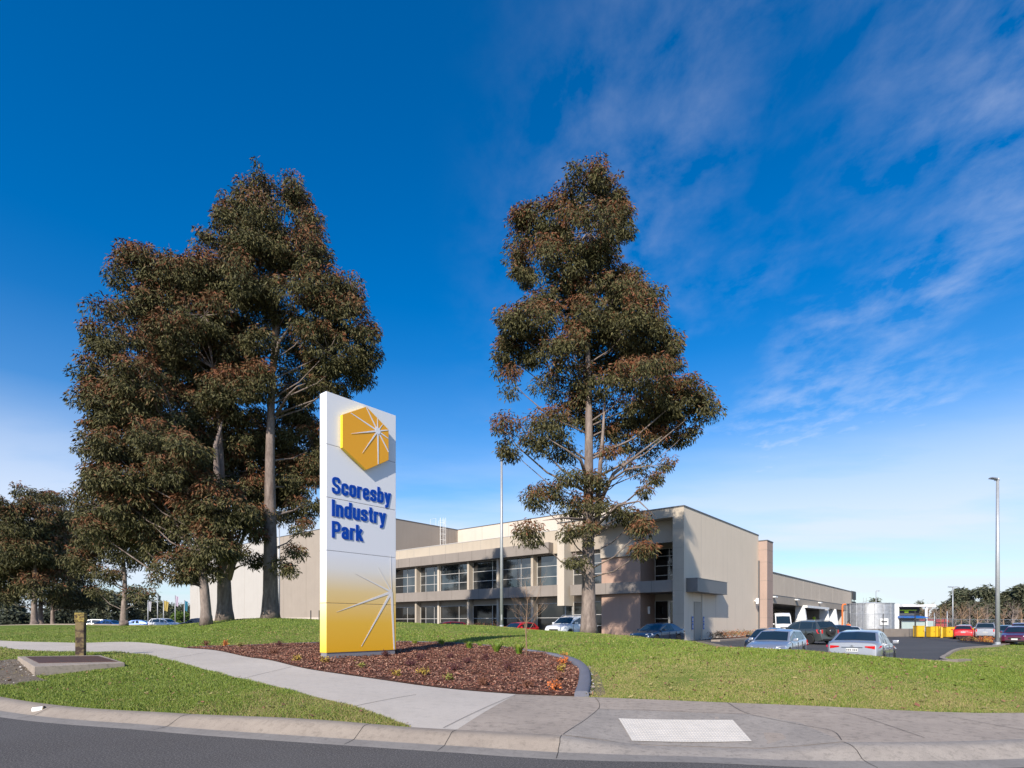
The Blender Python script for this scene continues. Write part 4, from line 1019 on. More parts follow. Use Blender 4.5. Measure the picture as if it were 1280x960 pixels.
# left background tree line
LG = 'dark trees on the left skyline'
lt_ = [(-40, 735, 60, 120, 'far tree beyond the left edge of the grove'), (8, 748, 44, 130, 'far tree low behind the leftmost grove trunks'), (85, 745, 40, 125, 'far tree left of the timber post'), (112, 738, 36, 130, 'far tree right above the timber post'), (135, 735, 34, 120, 'far grey tree left of the thin gum trunk'), (168, 733, 32, 125, 'far grey tree right of the thin gum trunk'),
       (186, 748, 26, 150, 'far low tree behind the grey flag'), (203, 752, 24, 210, 'far tree behind the yellow flag'), (218, 755, 24, 220, 'far round tree right of the yellow flag'), (232, 756, 22, 215, 'far tree beside the warehouse corner')]
for i, (px, tp3, w, D, lb) in enumerate(lt_):
    far_tree('evergreen_tree', px, D, tp3, w, 780, lb, LG, 100 + i, FARLEAF, n=3200, leaf=1.0)
mat('hedge_green', (.075, .13, .012), .8)
far_tree('bush', 226, 190, 765, 28, 780, 'bright green bush at the foot of the warehouse corner', None, 120, [MATS['hedge_green']] * 5, n=2500, leaf=.9)
for i, px in enumerate((20, 60, 88)):
    far_tree('bush', px, 80, 765 - i, 34, 780, ['low dark bush under the leftmost gum', 'low dark bush between the grove trunks', 'low dark bush at the right end of the grove'][i], 'bushes under the far grove', 130 + i, [FARLEAF[0]] * 5, n=2200, leaf=.7)
# trees the other side of the road (seen only as window reflections, and from a step aside)
# young sapling in the bed
x, y, z = G(658, 820)
sap = bare_tree('sapling', CX + F * x / y, y, 716, 'leafless young sapling standing in the bark bed', None, 203, w=1.15, rad=.026, m='bark_young', base_z=z, lv=5, cat='sapling')

# ------------------------------------------------------------------ bed plants
mat('tuft_green', (.16, .30, .03), .6); mat('tuft_yellow', (.38, .36, .05), .6); mat('shrub_plum', (.09, .028, .03), .7); mat('shrub_brown', (.17, .07, .04), .8)
mat('shrub_orange', (.75, .20, .04), .7); mat('shrub_gold', (.42, .30, .05), .7); mat('shrub_lime', (.24, .24, .05), .7)
def tuft(px, py, hpx, label, seed, m=('tuft_green', 'tuft_yellow')):
    x, y, z = G(px, py); h = hpx * y / F; r = np.random.default_rng(seed); n = 130
    a = r.uniform(0, 6.283, n); ln = h * r.uniform(.6, 1.15, n); sp_ = r.uniform(.1, .65, n)
    b0 = np.c_[r.normal(0, .03, n), r.normal(0, .03, n), np.full(n, -.02)]; d = np.c_[np.cos(a) * sp_, np.sin(a) * sp_, np.ones(n)]
    mid = b0 + d * (ln * .55)[:, None]; tip = b0 + d * np.c_[ln, ln, ln * .85]; w = .006 * np.c_[-np.sin(a), np.cos(a), np.zeros(n)]
    V = np.stack([b0 - w, b0 + w, mid + w * .8, tip, mid - w * .8], 1).reshape(-1, 3)
    o = fast_mesh('grass_tuft', V, np.arange(5 * n).reshape(n, 5), (r.random(n) < .3).astype(int), [MATS[k] for k in m])
    o.location = (x, y, z + .02); tag(o, label, 'grass tuft', 'strappy tufts along the back of the bark bed')
for i, (px, py, h, lb) in enumerate(((518.7, 806, 7, 'green tuft nearest the pylon sign at the back of the bed'), (551.5, 807, 10, 'green tuft second from the pylon sign'), (586.6, 811, 11, 'slender green tuft in the middle of the back row'), (600, 808, 5, 'small low tuft just right of the slender one'),
        (620.6, 816, 14, 'bushy green tuft just left of the sapling'), (648.7, 818, 15, 'pale bushy tuft just behind the sapling stem'))):
    tuft(px, py, h, lb, 300 + i)
def shrub(px, py, wpx, hpx, mk, label, seed, n=260):
    x, y, z = G(px, py); s = y / F; w = wpx * s / 2; h = hpx * s; r = np.random.default_rng(seed)
    root = empty('low_shrub', (x, y, z)); tag(root, label, 'shrub', 'low shrubs dotted over the bark bed')
    mb = MB(); rr = random.Random(seed); tips = []
    for k in range(11):
        a = rr.uniform(0, 6.28); e = (math.cos(a) * w * rr.uniform(.3, 1), math.sin(a) * w * rr.uniform(.3, 1), h * rr.uniform(.5, 1)); tips.append(e)
        mb.tube([(0, 0, -.02), (e[0] * .4, e[1] * .4, e[2] * .6), e], [.008, .006, .003], 4)
    mb.build('stems', MATS['shrub_brown'], root)
    T = np.array(tips)[r.integers(0, 11, n)] * r.uniform(.35, 1.08, (n, 1)) + r.normal(0, .035, (n, 3)); T[:, 2] = np.abs(T[:, 2])
    ax = r.normal(size=(n, 3)); ax[:, 2] = np.abs(ax[:, 2]); ax /= np.linalg.norm(ax, axis=1)[:, None]; bx = np.cross(ax, r.normal(size=(n, 3))); bx /= np.linalg.norm(bx, axis=1)[:, None]
    L = r.uniform(.03, .06, n)[:, None]; V = np.stack([T, T + ax * L * .5 + bx * L * .25, T + ax * L, T + ax * L * .5 - bx * L * .25], 1).reshape(-1, 3)
    fast_mesh('leaves', V, np.arange(4 * n).reshape(n, 4), (r.random(n) < .35).astype(int), [MATS[mk], MATS['shrub_brown' if mk != 'shrub_plum' else 'shrub_plum']], root)
SH = [(527, 826, 14, 6, 'shrub_plum', 'dark plum shrub right of the sign base'), (514, 834, 16, 6, 'shrub_plum', 'dark plum shrub in front of the sign right corner'), (569, 839, 22, 8, 'shrub_plum', 'wide dark shrub in the middle of the bed'),
      (564, 824, 9, 5, 'shrub_plum', 'small dark shrub behind the wide middle one'), (583, 830, 10, 5, 'shrub_plum', 'small dark shrub right of the wide middle one'), (607, 826, 10, 6, 'shrub_plum', 'small plum shrub left of the sapling foot'), (636, 842, 16, 13, 'shrub_plum', 'upright plum shrub in front of the sapling'),
      (604, 857, 12, 7, 'shrub_brown', 'brown shrub near the footpath in the bed centre'), (562, 852, 10, 7, 'shrub_lime', 'yellow green shrub close to the footpath'), (529, 845, 16, 7, 'shrub_gold', 'golden shrub left of the wide dark one'), (496, 846, 10, 5, 'shrub_gold', 'small golden shrub close to the footpath near the sign'),
      (704, 832, 13, 9, 'shrub_orange', 'bright orange shrub at the back of the edging corner'), (700, 842, 12, 8, 'shrub_gold', 'golden shrub between the two orange shrubs'), (698, 853, 16, 9, 'shrub_brown', 'brown shrub behind the front orange one'), (693, 864, 17, 9, 'shrub_orange', 'bright orange shrub nearest the footpath corner'),
      (706, 822, 10, 5, 'shrub_gold', 'small golden shrub by the curved edging'), (258, 808, 9, 6, 'shrub_brown', 'brown shrub near the left tip of the bed'), (282, 809, 10, 7, 'shrub_orange', 'reddish shrub at the left back of the bed'), (300, 809, 8, 4, 'shrub_lime', 'small green shrub at the left back edge'),
      (372, 827, 10, 6, 'shrub_gold', 'yellow shrub left of the sign base'), (407, 829, 12, 6, 'shrub_gold', 'orange yellow shrub at the left sign corner'), (452, 836, 10, 6, 'shrub_lime', 'yellow green shrub in front of the sign'), (340, 818, 16, 5, 'shrub_brown', 'reddish brown shrub in the left part of the bed'),
      (350, 808, 12, 5, 'shrub_plum', 'dark shrub at the back left of the sign'), (484, 822, 14, 6, 'shrub_plum', 'dark shrub hugging the front of the sign plinth'), (660, 860, 9, 5, 'shrub_brown', 'small brown shrub by the pavement joint'), (495, 843, 18, 5, 'shrub_brown', 'low brown shrub left of the golden pair')]
for i, q in enumerate(SH): shrub(q[0], q[1], q[2], q[3] * 1.2, q[4], q[5], 330 + i)
# ------------------------------------------------------------------ cars
def paint(name, c, metal=.35, rough=.32):
    return mat(name, c, rough, metal, coat=1.0)
PT = {k: paint('paint_' + k, *v) for k, v in dict(silver=((.42, .43, .46), .6), champagne=((.40, .42, .47), .6), white=((.72, .73, .74), 0), darkblue=((.012, .03, .07), .4), red=((.55, .012, .012), .1),
     maroon=((.16, .008, .016), .3), greygreen=((.085, .10, .10), .5), charcoal=((.04, .045, .055), .5), blue=((.015, .06, .20), .4), navy=((.01, .02, .06), .3), teal=((.02, .06, .07), .3), wine=((.12, .01, .03), .3), black=((.012, .012, .014), .2)).items()}
SPEC = {  # L, W, H, ground clearance, top profile of the body (x,z), greenhouse: ws base, roof front, roof mid, roof rear, rear base; belt z
 'sedan': dict(L=4.62, W=1.78, H=1.46, prof=[(2.31, .50), (2.27, .66), (2.05, .77), (1.6, .86), (1.15, .95), (.4, .96), (-1.3, 1.0), (-1.75, 1.07), (-2.15, 1.08), (-2.28, 1.0), (-2.31, .55)], gh=[(1.2, .93), (.38, 1.38), (-.25, 1.46), (-1.05, 1.40), (-1.85, 1.05)], gw=.66),
 'hatch': dict(L=4.2, W=1.76, H=1.46, prof=[(2.10, .50), (2.06, .68), (1.85, .78), (1.5, .87), (1.1, .95), (.3, .96), (-1.3, 1.0), (-1.85, 1.02), (-2.05, .98), (-2.10, .60)], gh=[(1.15, .93), (.35, 1.37), (-.3, 1.46), (-1.45, 1.40), (-1.98, 1.0)], gw=.66),
 'wagon': dict(L=4.6, W=1.82, H=1.50, prof=[(2.30, .50), (2.26, .68), (2.0, .80), (1.6, .90), (1.15, .98), (.3, .99), (-1.5, 1.03), (-2.0, 1.05), (-2.25, 1.0), (-2.30, .60)], gh=[(1.22, .96), (.40, 1.41), (-.3, 1.50), (-1.6, 1.46), (-2.15, 1.02)], gw=.68),
 'suv': dict(L=4.6, W=1.85, H=1.70, prof=[(2.30, .55), (2.27, .80), (2.0, .98), (1.6, 1.05), (1.15, 1.12), (.3, 1.13), (-1.5, 1.15), (-2.0, 1.15), (-2.26, 1.10), (-2.30, .62)], gh=[(1.25, 1.10), (.55, 1.60), (-.2, 1.70), (-1.7, 1.66), (-2.18, 1.14)], gw=.72),
 'van': dict(L=5.6, W=2.05, H=2.72, prof=[(2.80, .55), (2.76, .95), (2.5, 1.15), (2.2, 1.27), (1.9, 1.35), (.3, 1.40), (-1.5, 1.40), (-2.4, 1.40), (-2.76, 1.40), (-2.80, .62)], gh=[(2.35, 1.22), (1.45, 2.35), (.6, 2.72), (-2.3, 2.70), (-2.76, 1.40)], gw=.86),
}
def lerp(a, b, t): return a + (b - a) * t
def car(kind, name, px, D, head, paintk, label, cat, spare=False, rails=False, side=False, plate=True, simple=False):
    """head: degrees, direction the nose points, measured from +Y toward +X"""
    S = SPEC[kind]; L2, W2, Hh = S['L'] / 2, S['W'] / 2, S['H']; gc = .20; pm = PT[paintk]
    x, y, _ = P(px, D); z = H(x, y)
    root = empty(name, (x, y, z), R(90 - head)); tag(root, label, cat, 'cars parked around the building')
    wr = .32 if kind in ('sedan', 'hatch', 'wagon') else .36
    ax = (L2 - .88, -(L2 - .98)) if kind != 'van' else (L2 - .95, -(L2 - 1.05))
    # body loft: stations along x with dense arches
    px_ = [p[0] for p in S['prof']][::-1]; pz_ = [p[1] for p in S['prof']][::-1]
    xs = sorted(set([round(v, 3) for v in np.linspace(-L2, L2, 41)] + [S['prof'][0][0] - .04, -L2 + .04]))
    mb = MB(); n = 0; NJ = 9
    for xx in xs:
        zt = float(np.interp(xx, px_, pz_)); e = min(1, (L2 - abs(xx)) / .5); tw = W2 * (1 - .14 * (1 - e) ** 2.2) * (1 - .02 * (1 - min(1, (L2 - abs(xx)) / 1.4)))
        zb = gc + .10 * (1 - min(1, (L2 - abs(xx)) / .35))
        a_ = 0
        for wx in ax:
            d2 = (wr + .055) ** 2 - (xx - wx) ** 2
            if d2 > 0: a_ = max(a_, wr + math.sqrt(d2))
        zl = max(zb, a_)
        zt_ = max(zt, zb + .2); belt = zt_ - .07
        mz = lerp(zb, zt_, .55)
        row = [(0, zb), (tw * .70, zb), (tw * .72, max(zb + .01, a_)) if a_ else (tw * .80, zb + .005), (tw * .965, zl + .01), (tw, max(mz, zl + .03)), (tw * .985, max(belt - .03, zl + .05)), (tw * .94, max(belt + .04, zl + .06)), (tw * .80, max(zt_, zl + .065)), (0, max(zt_ + .02, zl + .07))]
        for (yy, zz) in row: mb.v.append((xx, yy, zz))
        for (yy, zz) in row: mb.v.append((xx, -yy, zz))
        n += 1
    for i in range(n - 1):
        for sgn in (0, 1):
            for j in range(NJ - 1):
                a = i * 2 * NJ + sgn * NJ + j; b_ = a + 2 * NJ
                mb.f.append((a, a + 1, b_ + 1, b_)); mb.m.append(0)
    for i in (0, n - 1):
        a = i * 2 * NJ; mb.f.append(tuple([a + j for j in range(NJ)] + [a + NJ + j for j in range(NJ - 1, -1, -1)])); mb.m.append(0)
    body = mb.build('body', pm, root, auto=38)
    # greenhouse
    gh = S['gh']; gx = [p[0] for p in gh]; gz = [p[1] for p in gh]; belt0 = gh[0][1] - .06; belt1 = gh[4][1] - .06
    wb = W2 * .91; wt = W2 * S['gw'] + .02
    def prof_z(xx): return float(np.interp(-xx, [-g for g in gx], gz))
    dense = []
    for i in range(4):
        for k in range(5): dense.append((lerp(gx[i], gx[i + 1], k / 5), lerp(gz[i], gz[i + 1], k / 5)))
    dense.append(gh[4])
    # smooth the roof line a bit
    mb = MB(); NG = 5; zz0 = min(belt0, belt1)
    def side_w(z_, bz):   # half width at height z
        f = max(0, min(1, (z_ - bz) / (Hh - bz))); return lerp(wb, wt, f ** 1.25)
    for i, (xx, zt) in enumerate(dense):
        bz = lerp(belt0, belt1, (gx[0] - xx) / (gx[0] - gx[4])) - .02; zt2 = max(zt, bz + .03)
        we = side_w(zt2, bz); endf = min(1, (gx[0] - xx + .02) / .8, (xx - gx[4] + .02) / .5)
        for sg in (1, -1):
            mb.v += [(xx, sg * wb, bz), (xx, sg * side_w((bz + zt2) / 2, bz), (bz + zt2) / 2), (xx, sg * we, zt2 - .015), (xx, sg * we * .88, zt2 + .012), (xx, 0, zt2 + .03)]
    m_ = len(dense)
    for i in range(m_ - 1):
        for sg in (0, 1):
            for j in range(NG - 1):
                a = i * 2 * NG + sg * NG + j; mb.f.append((a, a + 1, a + 1 + 2 * NG, a + 2 * NG)); mb.m.append(0)
    cab = mb.build('roof', pm, root, auto=35)
    # glazing, 6 mm proud
    def panel(q, nm, m='car_glass', off=.008, nx=8, par=root):
        """q: 4 corners; a gently bowed pane with an edge"""
        q = [Vector(p) for p in q]; nrm = (q[1] - q[0]).cross(q[3] - q[0]).normalized(); cen = sum(q, Vector()) / 4
        if nrm.dot(cen - Vector((0, 0, .8))) < 0: nrm = -nrm
        mb = MB(); top = [p + nrm * off for p in q]; bot = [p - nrm * .02 for p in q]
        mb.v = [tuple(p) for p in top + bot]; mb.f = [(0, 1, 2, 3), (7, 6, 5, 4), (0, 4, 5, 1), (1, 5, 6, 2), (2, 6, 7, 3), (3, 7, 4, 0)]; mb.m = [0] * 6
        return mb.build(nm, MATS[m], par)
    def onside(xx, f, sg):
        bz = lerp(belt0, belt1, (gx[0] - xx) / (gx[0] - gx[4])) + .02; zt = prof_z(xx) - .06; zt = max(zt, bz + .02); z_ = lerp(bz, zt, f)
        return (xx, sg * (side_w(z_, bz - .04) + .002), z_)
    # windshield / rear window
    def cross(i0, i1, f0, f1, nm):
        a = (lerp(gx[i0], gx[i1], f0), lerp(gz[i0], gz[i1], f0)); c = (lerp(gx[i0], gx[i1], f1), lerp(gz[i0], gz[i1], f1))
        wa = side_w(a[1], belt0) * .90; wc = side_w(c[1], belt0) * .88
        # centre is bowed: two halves joined along the middle
        mb = MB(); d = (Vector((c[0], 0, c[1])) - Vector((a[0], 0, a[1]))).normalized(); nn = Vector((-d.z, 0, d.x)) if nm != 'x' else d
        if nn.z < 0: nn = -nn
        N = 8; vs = []
        for k in range(N + 1):
            t = -1 + 2 * k / N
            for (p, w) in ((a, wa), (c, wc)):
                bow = .032 * (1 - abs(t)); vs.append(Vector((p[0], t * w, p[1])) + Vector((0, 0, bow)) + nn * .012)
        mb.v = [tuple(v) for v in vs]; mb.f = [(2 * k, 2 * k + 1, 2 * k + 3, 2 * k + 2) for k in range(N)]; mb.m = [0] * N
        return mb.build(nm, MATS['car_glass'], root, smooth=True)
    cross(0, 1, .06, .94, 'windscreen'); cross(4, 3, .10, .92, 'rear_window')
    if kind == 'van': splits = [(2.05, 1.0)]
    else:
        xr = gx[3] - .08; splits = [(gx[1] + .30, -.10 + gx[2] * .2), (-.20 + gx[2] * .2, xr + .35)]
        if kind in ('wagon', 'suv', 'hatch'): splits.append((xr + .28, gx[4] + .42 if kind == 'hatch' else gx[4] + .30))
    for sg in (1, -1):
        for a, c in splits:
            c2 = c; panel([onside(a + (.32 if a == splits[0][0] else 0), .0, sg), onside(c2, .0, sg), onside(c2 + (.0 if c != splits[-1][1] else .18), .95, sg), onside(a, .95, sg)], 'side_window')
        # mirror
        mx = gx[0] - .42; my = W2 * 1.0
        o = MB(); o.box(mx - .09, mx + .07, sg * my if sg > 0 else -my - .20, my + .20 if sg > 0 else -my, belt0 + .06, belt0 + .20); o.build('mirror', pm, root, bevel=.035)
        if not simple:
            # door seams, handles, sill
            mb = MB()
            for dx in (gx[1] + .55, splits[0][1] + .05 if kind != 'van' else .9, -(L2 - 1.35)):
                zz = float(np.interp(dx, px_, pz_)); mb.box(dx - .006, dx + .006, sg * W2 * .985 - .004, sg * W2 * .985 + .018 * sg + .004, gc + .16, zz - .10)
            mb.build('door_seam', MATS['black_plastic'], root)
            mb = MB()
            for dx in (splits[0][1] + .22, splits[-1][0] - .7 if kind != 'van' else 1.2): mb.box(dx - .09, dx + .09, sg * (W2 * .99) - .012, sg * (W2 * .99) + .028, belt0 - .13, belt0 - .10)
            mb.build('door_handle', pm, root, bevel=.008)
    # wheels
    for wx in ax:
        for sg in (1, -1):
            wy = sg * (W2 - .115)
            w = MB().lathe([(wr - .10, -.11), (wr - .02, -.105), (wr, -.07), (wr, .07), (wr - .02, .105), (wr - .10, .11)], 24, (wx, wy, wr), ax=1).build('tyre', MATS['tyre'], root, auto=40)
            mb = MB().lathe([(wr - .11, -.10), (wr - .10, .0), (wr - .10, .085), (wr - .12, .095), (wr - .135, .07), (.05, .045)] if sg > 0 else [(.05, -.045), (wr - .135, -.07), (wr - .12, -.095), (wr - .10, -.085), (wr - .10, .0), (wr - .11, .10)], 24, (wx, wy, wr), ax=1)
            for k in range(5):
                a = 2 * math.pi * k / 5 + .3; c_, s_ = math.cos(a), math.sin(a); y0 = wy + sg * .06; y1 = wy + sg * .092
                mb.add([(wx + c_ * r_ - s_ * w_, yy, wr + s_ * r_ + c_ * w_) for yy in (y0, y1) for r_, w_ in ((.03, -.03), (wr - .12, -.02), (wr - .12, .02), (.03, .03))], [(0, 1, 2, 3), (7, 6, 5, 4), (0, 4, 5, 1), (1, 5, 6, 2), (2, 6, 7, 3), (3, 7, 4, 0)])
            mb.build('rim', MATS['rim'], w, auto=35)
    MB().box(-L2 + .5, L2 - .5, -W2 * .70, W2 * .70, gc + .02, gc + .30).build('underbody', MATS['black_plastic'], root)
    # lights, plates, grille
    fz = float(np.interp(L2 - .05, px_, pz_)); rz = S['prof'][-2][1]
    for sg in (1, -1):
        hl = MB(); z1 = fz + .05; z0 = z1 - .17
        hl.v = [(L2 - .02, sg * W2 * .52, z0), (L2 - .12, sg * W2 * .90, z0 + .03), (L2 - .42, sg * W2 * 1.0, z0 + .15), (L2 - .35, sg * W2 * .93, z1 + .05), (L2 - .08, sg * W2 * .58, z1 + .01),
                (L2 - .30, sg * W2 * .52, z0), (L2 - .40, sg * W2 * .85, z0 + .03), (L2 - .50, sg * W2 * .92, z0 + .13), (L2 - .50, sg * W2 * .8, z1 + .03), (L2 - .35, sg * W2 * .55, z1)]
        hl.f = [(0, 1, 2, 3, 4), (9, 8, 7, 6, 5), (0, 5, 6, 1), (1, 6, 7, 2), (2, 7, 8, 3), (3, 8, 9, 4), (4, 9, 5, 0)]; hl.m = [0] * 7
        hl.build('headlight', MATS['lamp_clear'], root)
        tl = MB()
        if kind in ('suv', 'wagon', 'van'): zz0, zz1, yi = rz - .36, rz - .05, .70
        else: zz0, zz1, yi = rz - .20, rz - .09, .46
        e = .02
        tl.v = [(-L2 - e + .02, sg * W2 * yi, zz0 + .07), (-L2 - e + .02, sg * W2 * yi, zz1), (-L2 + .02, sg * W2 * .80, zz1 + .01), (-L2 + .02, sg * W2 * .80, zz0), (-L2 + .36, sg * W2 * 1.005, zz1 + .02), (-L2 + .22, sg * W2 * 1.005, zz0 + .07),
                (-L2 + .12, sg * W2 * yi, zz0 + .07), (-L2 + .12, sg * W2 * yi, zz1), (-L2 + .4, sg * W2 * .85, zz1), (-L2 + .3, sg * W2 * .85, zz0 + .07)]
        tl.f = [(0, 1, 2, 3), (3, 2, 4, 5), (6, 0, 3, 5, 9), (7, 8, 4, 2, 1), (4, 8, 9, 5), (6, 9, 8, 7), (0, 6, 7, 1)]; tl.m = [0] * 7
        tl.build('taillight', MATS['lamp_red'], root)
    if plate:
        pz0 = rz - .30 if kind != 'suv' else rz - .45
        p_ = MB().box(-L2 - .018, -L2 + .02, -.19, .19, pz0, pz0 + .13).build('number_plate', MATS['plate'], root)
        mb = MB()
        for k in range(6): mb.box(-L2 - .021, -L2 - .0185, -.155 + k * .055 + (.02 if k > 2 else -.01), -.125 + k * .055 + (.02 if k > 2 else -.01), pz0 + .035, pz0 + .095)
        mb.build('plate_marks', MATS['black_plastic'], p_)
        MB().box(L2 - .03, L2 + .015, -.19, .19, .40, .52).build('number_plate', MATS['plate'], root)
    MB().box(L2 - .06, L2 + .008, -W2 * .42, W2 * .42, fz - .20, fz - .07).build('grille', MATS['black_plastic'], root, bevel=.01)
    MB().box(L2 - .10, L2 + .010, -W2 * .62, W2 * .62, .27, .38).build('air_intake', MATS['black_plastic'], root, bevel=.01)
    MB().box(-L2 - .012, -L2 + .1, -W2 * .72, W2 * .72, gc + .08, gc + .20).build('rear_bumper_insert', MATS['black_plastic'], root, bevel=.01)
    if kind in ('sedan',):
        MB().box(-L2 - .022, -L2 + .04, -.34, .34, rz - .14, rz - .12).build('chrome_strip', MATS['rim'], root, bevel=.004)
    MB().lathe([(.035, 0), (.03, .012), (.005, .014)], 10, (-L2 - .02, 0, rz - .085), ax=0).build('badge', MATS['rim'], root)
    if rails:
        for sg in (1, -1): MB().tube([(gx[1] - .1, sg * wt * .86, Hh - .03), (gx[1] - .3, sg * wt * .86, Hh + .07), (gx[3] + .3, sg * wt * .86, Hh + .05), (gx[3] + .05, sg * wt * .86, Hh - .04)], .022, 6).build('roof_rail', MATS['frame_alu'], root)
    if spare:
        w = MB().lathe([(.10, -.22), (.33, -.21), (.36, -.16), (.36, -.04), (.30, .0), (.05, .02)], 24, (-L2 + .0, .05, .93), ax=0).build('spare_wheel', MATS['tyre'], root, auto=40)
        MB().lathe([(.16, -.245), (.20, -.23), (.22, -.2), (.2, -.1)], 20, (-L2, .05, .93), ax=0).build('wheel_cover', MATS['rim_dark'], w, auto=40)
    return root
HU = 39.9
car('sedan', 'parked_car', 1079, 22.3, HU + 1, 'silver', 'silver sedan seen from behind nearest the lawn edge', 'car')
car('wagon', 'parked_car', 972, 27.5, HU + 180, 'champagne', 'silver wagon facing the lawn beside the silver sedan', 'car', simple=False)
car('suv', 'parked_car', 1008, 42.5, -14, 'greygreen', 'dark grey green four wheel drive with a spare wheel on its back', 'car', spare=True, rails=True)
car('hatch', 'parked_car', 1036.5, 43.5, -8, 'charcoal', 'dark hatchback tucked beside the four wheel drive', 'car')
car('hatch', 'parked_car', 1053, 47, 8, 'white', 'white hatchback half hidden behind the silver sedan', 'car')
car('sedan', 'parked_car', 1051, 53, -30, 'blue', 'blue sedan behind the white hatchback near the steel tank', 'car')
car('hatch', 'parked_car', 961, 33.5, HU + 180, 'black', 'black car hidden behind the silver wagon', 'car')
car('van', 'white_van', 977, 74, 200, 'white', 'white high roofed delivery van under the loading docks', 'van')
car('sedan', 'parked_car', 822, 38.7, HU + 180 + 7, 'darkblue', 'dark blue sedan in front of the portal and the pink bay', 'car')
car('suv', 'parked_car', 714, 42.2, HU + 180, 'white', 'white four wheel drive behind the lone gum trunk', 'car', rails=True)
car('hatch', 'parked_car', 648, 50, HU + 180, 'red', 'bright red hatchback just left of the white four wheel drive', 'car')
car('hatch', 'parked_car', 558, 52, HU + 180 + 30, 'maroon', 'maroon car with only its roof above the mound', 'car')
car('hatch', 'parked_car', 1204.5, 60, HU, 'red', 'red hatchback seen from behind beside the yellow cabinets', 'car')
car('suv', 'parked_car', 1233, 60, HU + 3, 'silver', 'silver wagon seen from behind left of the lamp post', 'car', rails=True)
car('hatch', 'parked_car', 1206, 66, HU, 'blue', 'light blue car roof showing over the red hatchback', 'car')
car('sedan', 'parked_car', 1257, 60, HU + 180, 'teal', 'dark teal car just right of the lamp post', 'car')
car('sedan', 'parked_car', 1273, 45, HU + 180 + 8, 'wine', 'dark red sedan facing the lawn at the right edge', 'car')
car('suv', 'parked_car', 1277, 58, HU + 180, 'wine', 'plum coloured car behind the dark red sedan', 'car')
for i, (px, D, k, c, lb) in enumerate(((116, 88, 'suv', 'white', 'white car roof left of the thin gum trunk on the skyline'), (139, 84, 'sedan', 'blue', 'blue car roof just left of the thin gum trunk'), (170, 84, 'sedan', 'blue', 'blue car roof just right of the thin gum trunk'),
        (206, 84, 'suv', 'white', 'white and grey car under the yellow flag'), (246, 82, 'suv', 'navy', 'dark car at the foot of the warehouse corner'))):
    car(k, 'parked_car', px, D, 100 if i % 2 else 260, c, lb, 'car', simple=True, plate=False)
# ------------------------------------------------------------------ street furniture etc.
def lamp_post(px, D, top_py, wpx, label, heads, base_z=None, hlen=1.1):
    s = D / F; x, y, _ = P(px, D); z = H(x, y) if base_z is None else base_z; top = EYE + (HY - top_py) * s - z
    root = empty('lamp_post', (x, y, z)); tag(root, label, 'lamp post', None)
    r = wpx * s / 2
    MB().tube([(0, 0, -.1), (0, 0, top * .5), (0, 0, top)], [r, r * .85, r * .62], 12).build('pole', MATS['pole_galv'], root, smooth=True)
    MB().lathe([(r * 2.2, -.05), (r * 2.2, .04), (r * 1.3, .07), (r * 1.2, .25)], 12).build('base_plate', MATS['pole_galv'], root)
    MB().box(-r * .35, r * .35, -r - .006, -r * .8, .6, 1.0).build('access_hatch', MATS['frame_alu'], root)
    for (dx, dy) in heads:
        a = math.atan2(dy, dx); arm = MB(); arm.tube([(0, 0, top - .05), (.25 * math.cos(a), .25 * math.sin(a), top + .02)], .05, 6); hd = arm.build('arm', MATS['pole_galv'], root)
        mb = MB(); c_, s_ = math.cos(a), math.sin(a)
        def q(u, v, w): return (u * c_ - v * s_, u * s_ + v * c_, top + w)
        vs = [q(.1, -.14, -.04), (q(hlen, -.2, .02)), q(hlen, .2, .02), q(.1, .14, -.04), q(.1, -.10, .10), q(hlen * .9, -.12, .12), q(hlen * .9, .12, .12), q(.1, .10, .10)]
        mb.add(vs, [(3, 2, 1, 0), (4, 5, 6, 7), (0, 1, 5, 4), (1, 2, 6, 5), (2, 3, 7, 6), (3, 0, 4, 7)])
        h_ = mb.build('lamp_head', MATS['frame_alu'], root, bevel=.02)
        mb = MB(); vs = [q(.35, -.11, -.035), q(hlen - .1, -.15, .0), q(hlen - .1, .15, .0), q(.35, .11, -.035), q(.35, -.11, -.015), q(hlen - .1, -.15, .02), q(hlen - .1, .15, .02), q(.35, .11, -.015)]
        mb.add(vs, [(3, 2, 1, 0), (4, 5, 6, 7), (0, 1, 5, 4), (1, 2, 6, 5), (2, 3, 7, 6), (3, 0, 4, 7)]); mb.build('lens', MATS['lamp_clear'], h_)
    return root
lamp_post(1247, 43.5, 599, 5, 'tall galvanised lamp post at the right with a twin head turned to the road', [(-1, -.2), (.6, .8)][:2], hlen=.7)
lamp_post(627, 40.5, 569, 4.2, 'tall galvanised lamp post in front of the ribbon windows', [(.55, .85)], hlen=.45)
lamp_post(349, 62, 640, 2.2, 'thin grey lamp post in front of the warehouse wall behind the left clump', [(1, .2)], hlen=.7)
lamp_post(1191, 96, 734, 1.6, 'distant light pole above the yellow cabinets', [(1, 0), (-1, 0)], hlen=.8)
lamp_post(1184, 90, 764, 1.4, 'short distant pole right of the yellow cabinets', [])
lamp_post(1168, 90, 766, 1.2, 'short distant pole over the left yellow cabinet pair', [])
lamp_post(1095, 100, 739, 1.3, 'distant light pole behind the steel tank', [(1, 0)], hlen=.6)

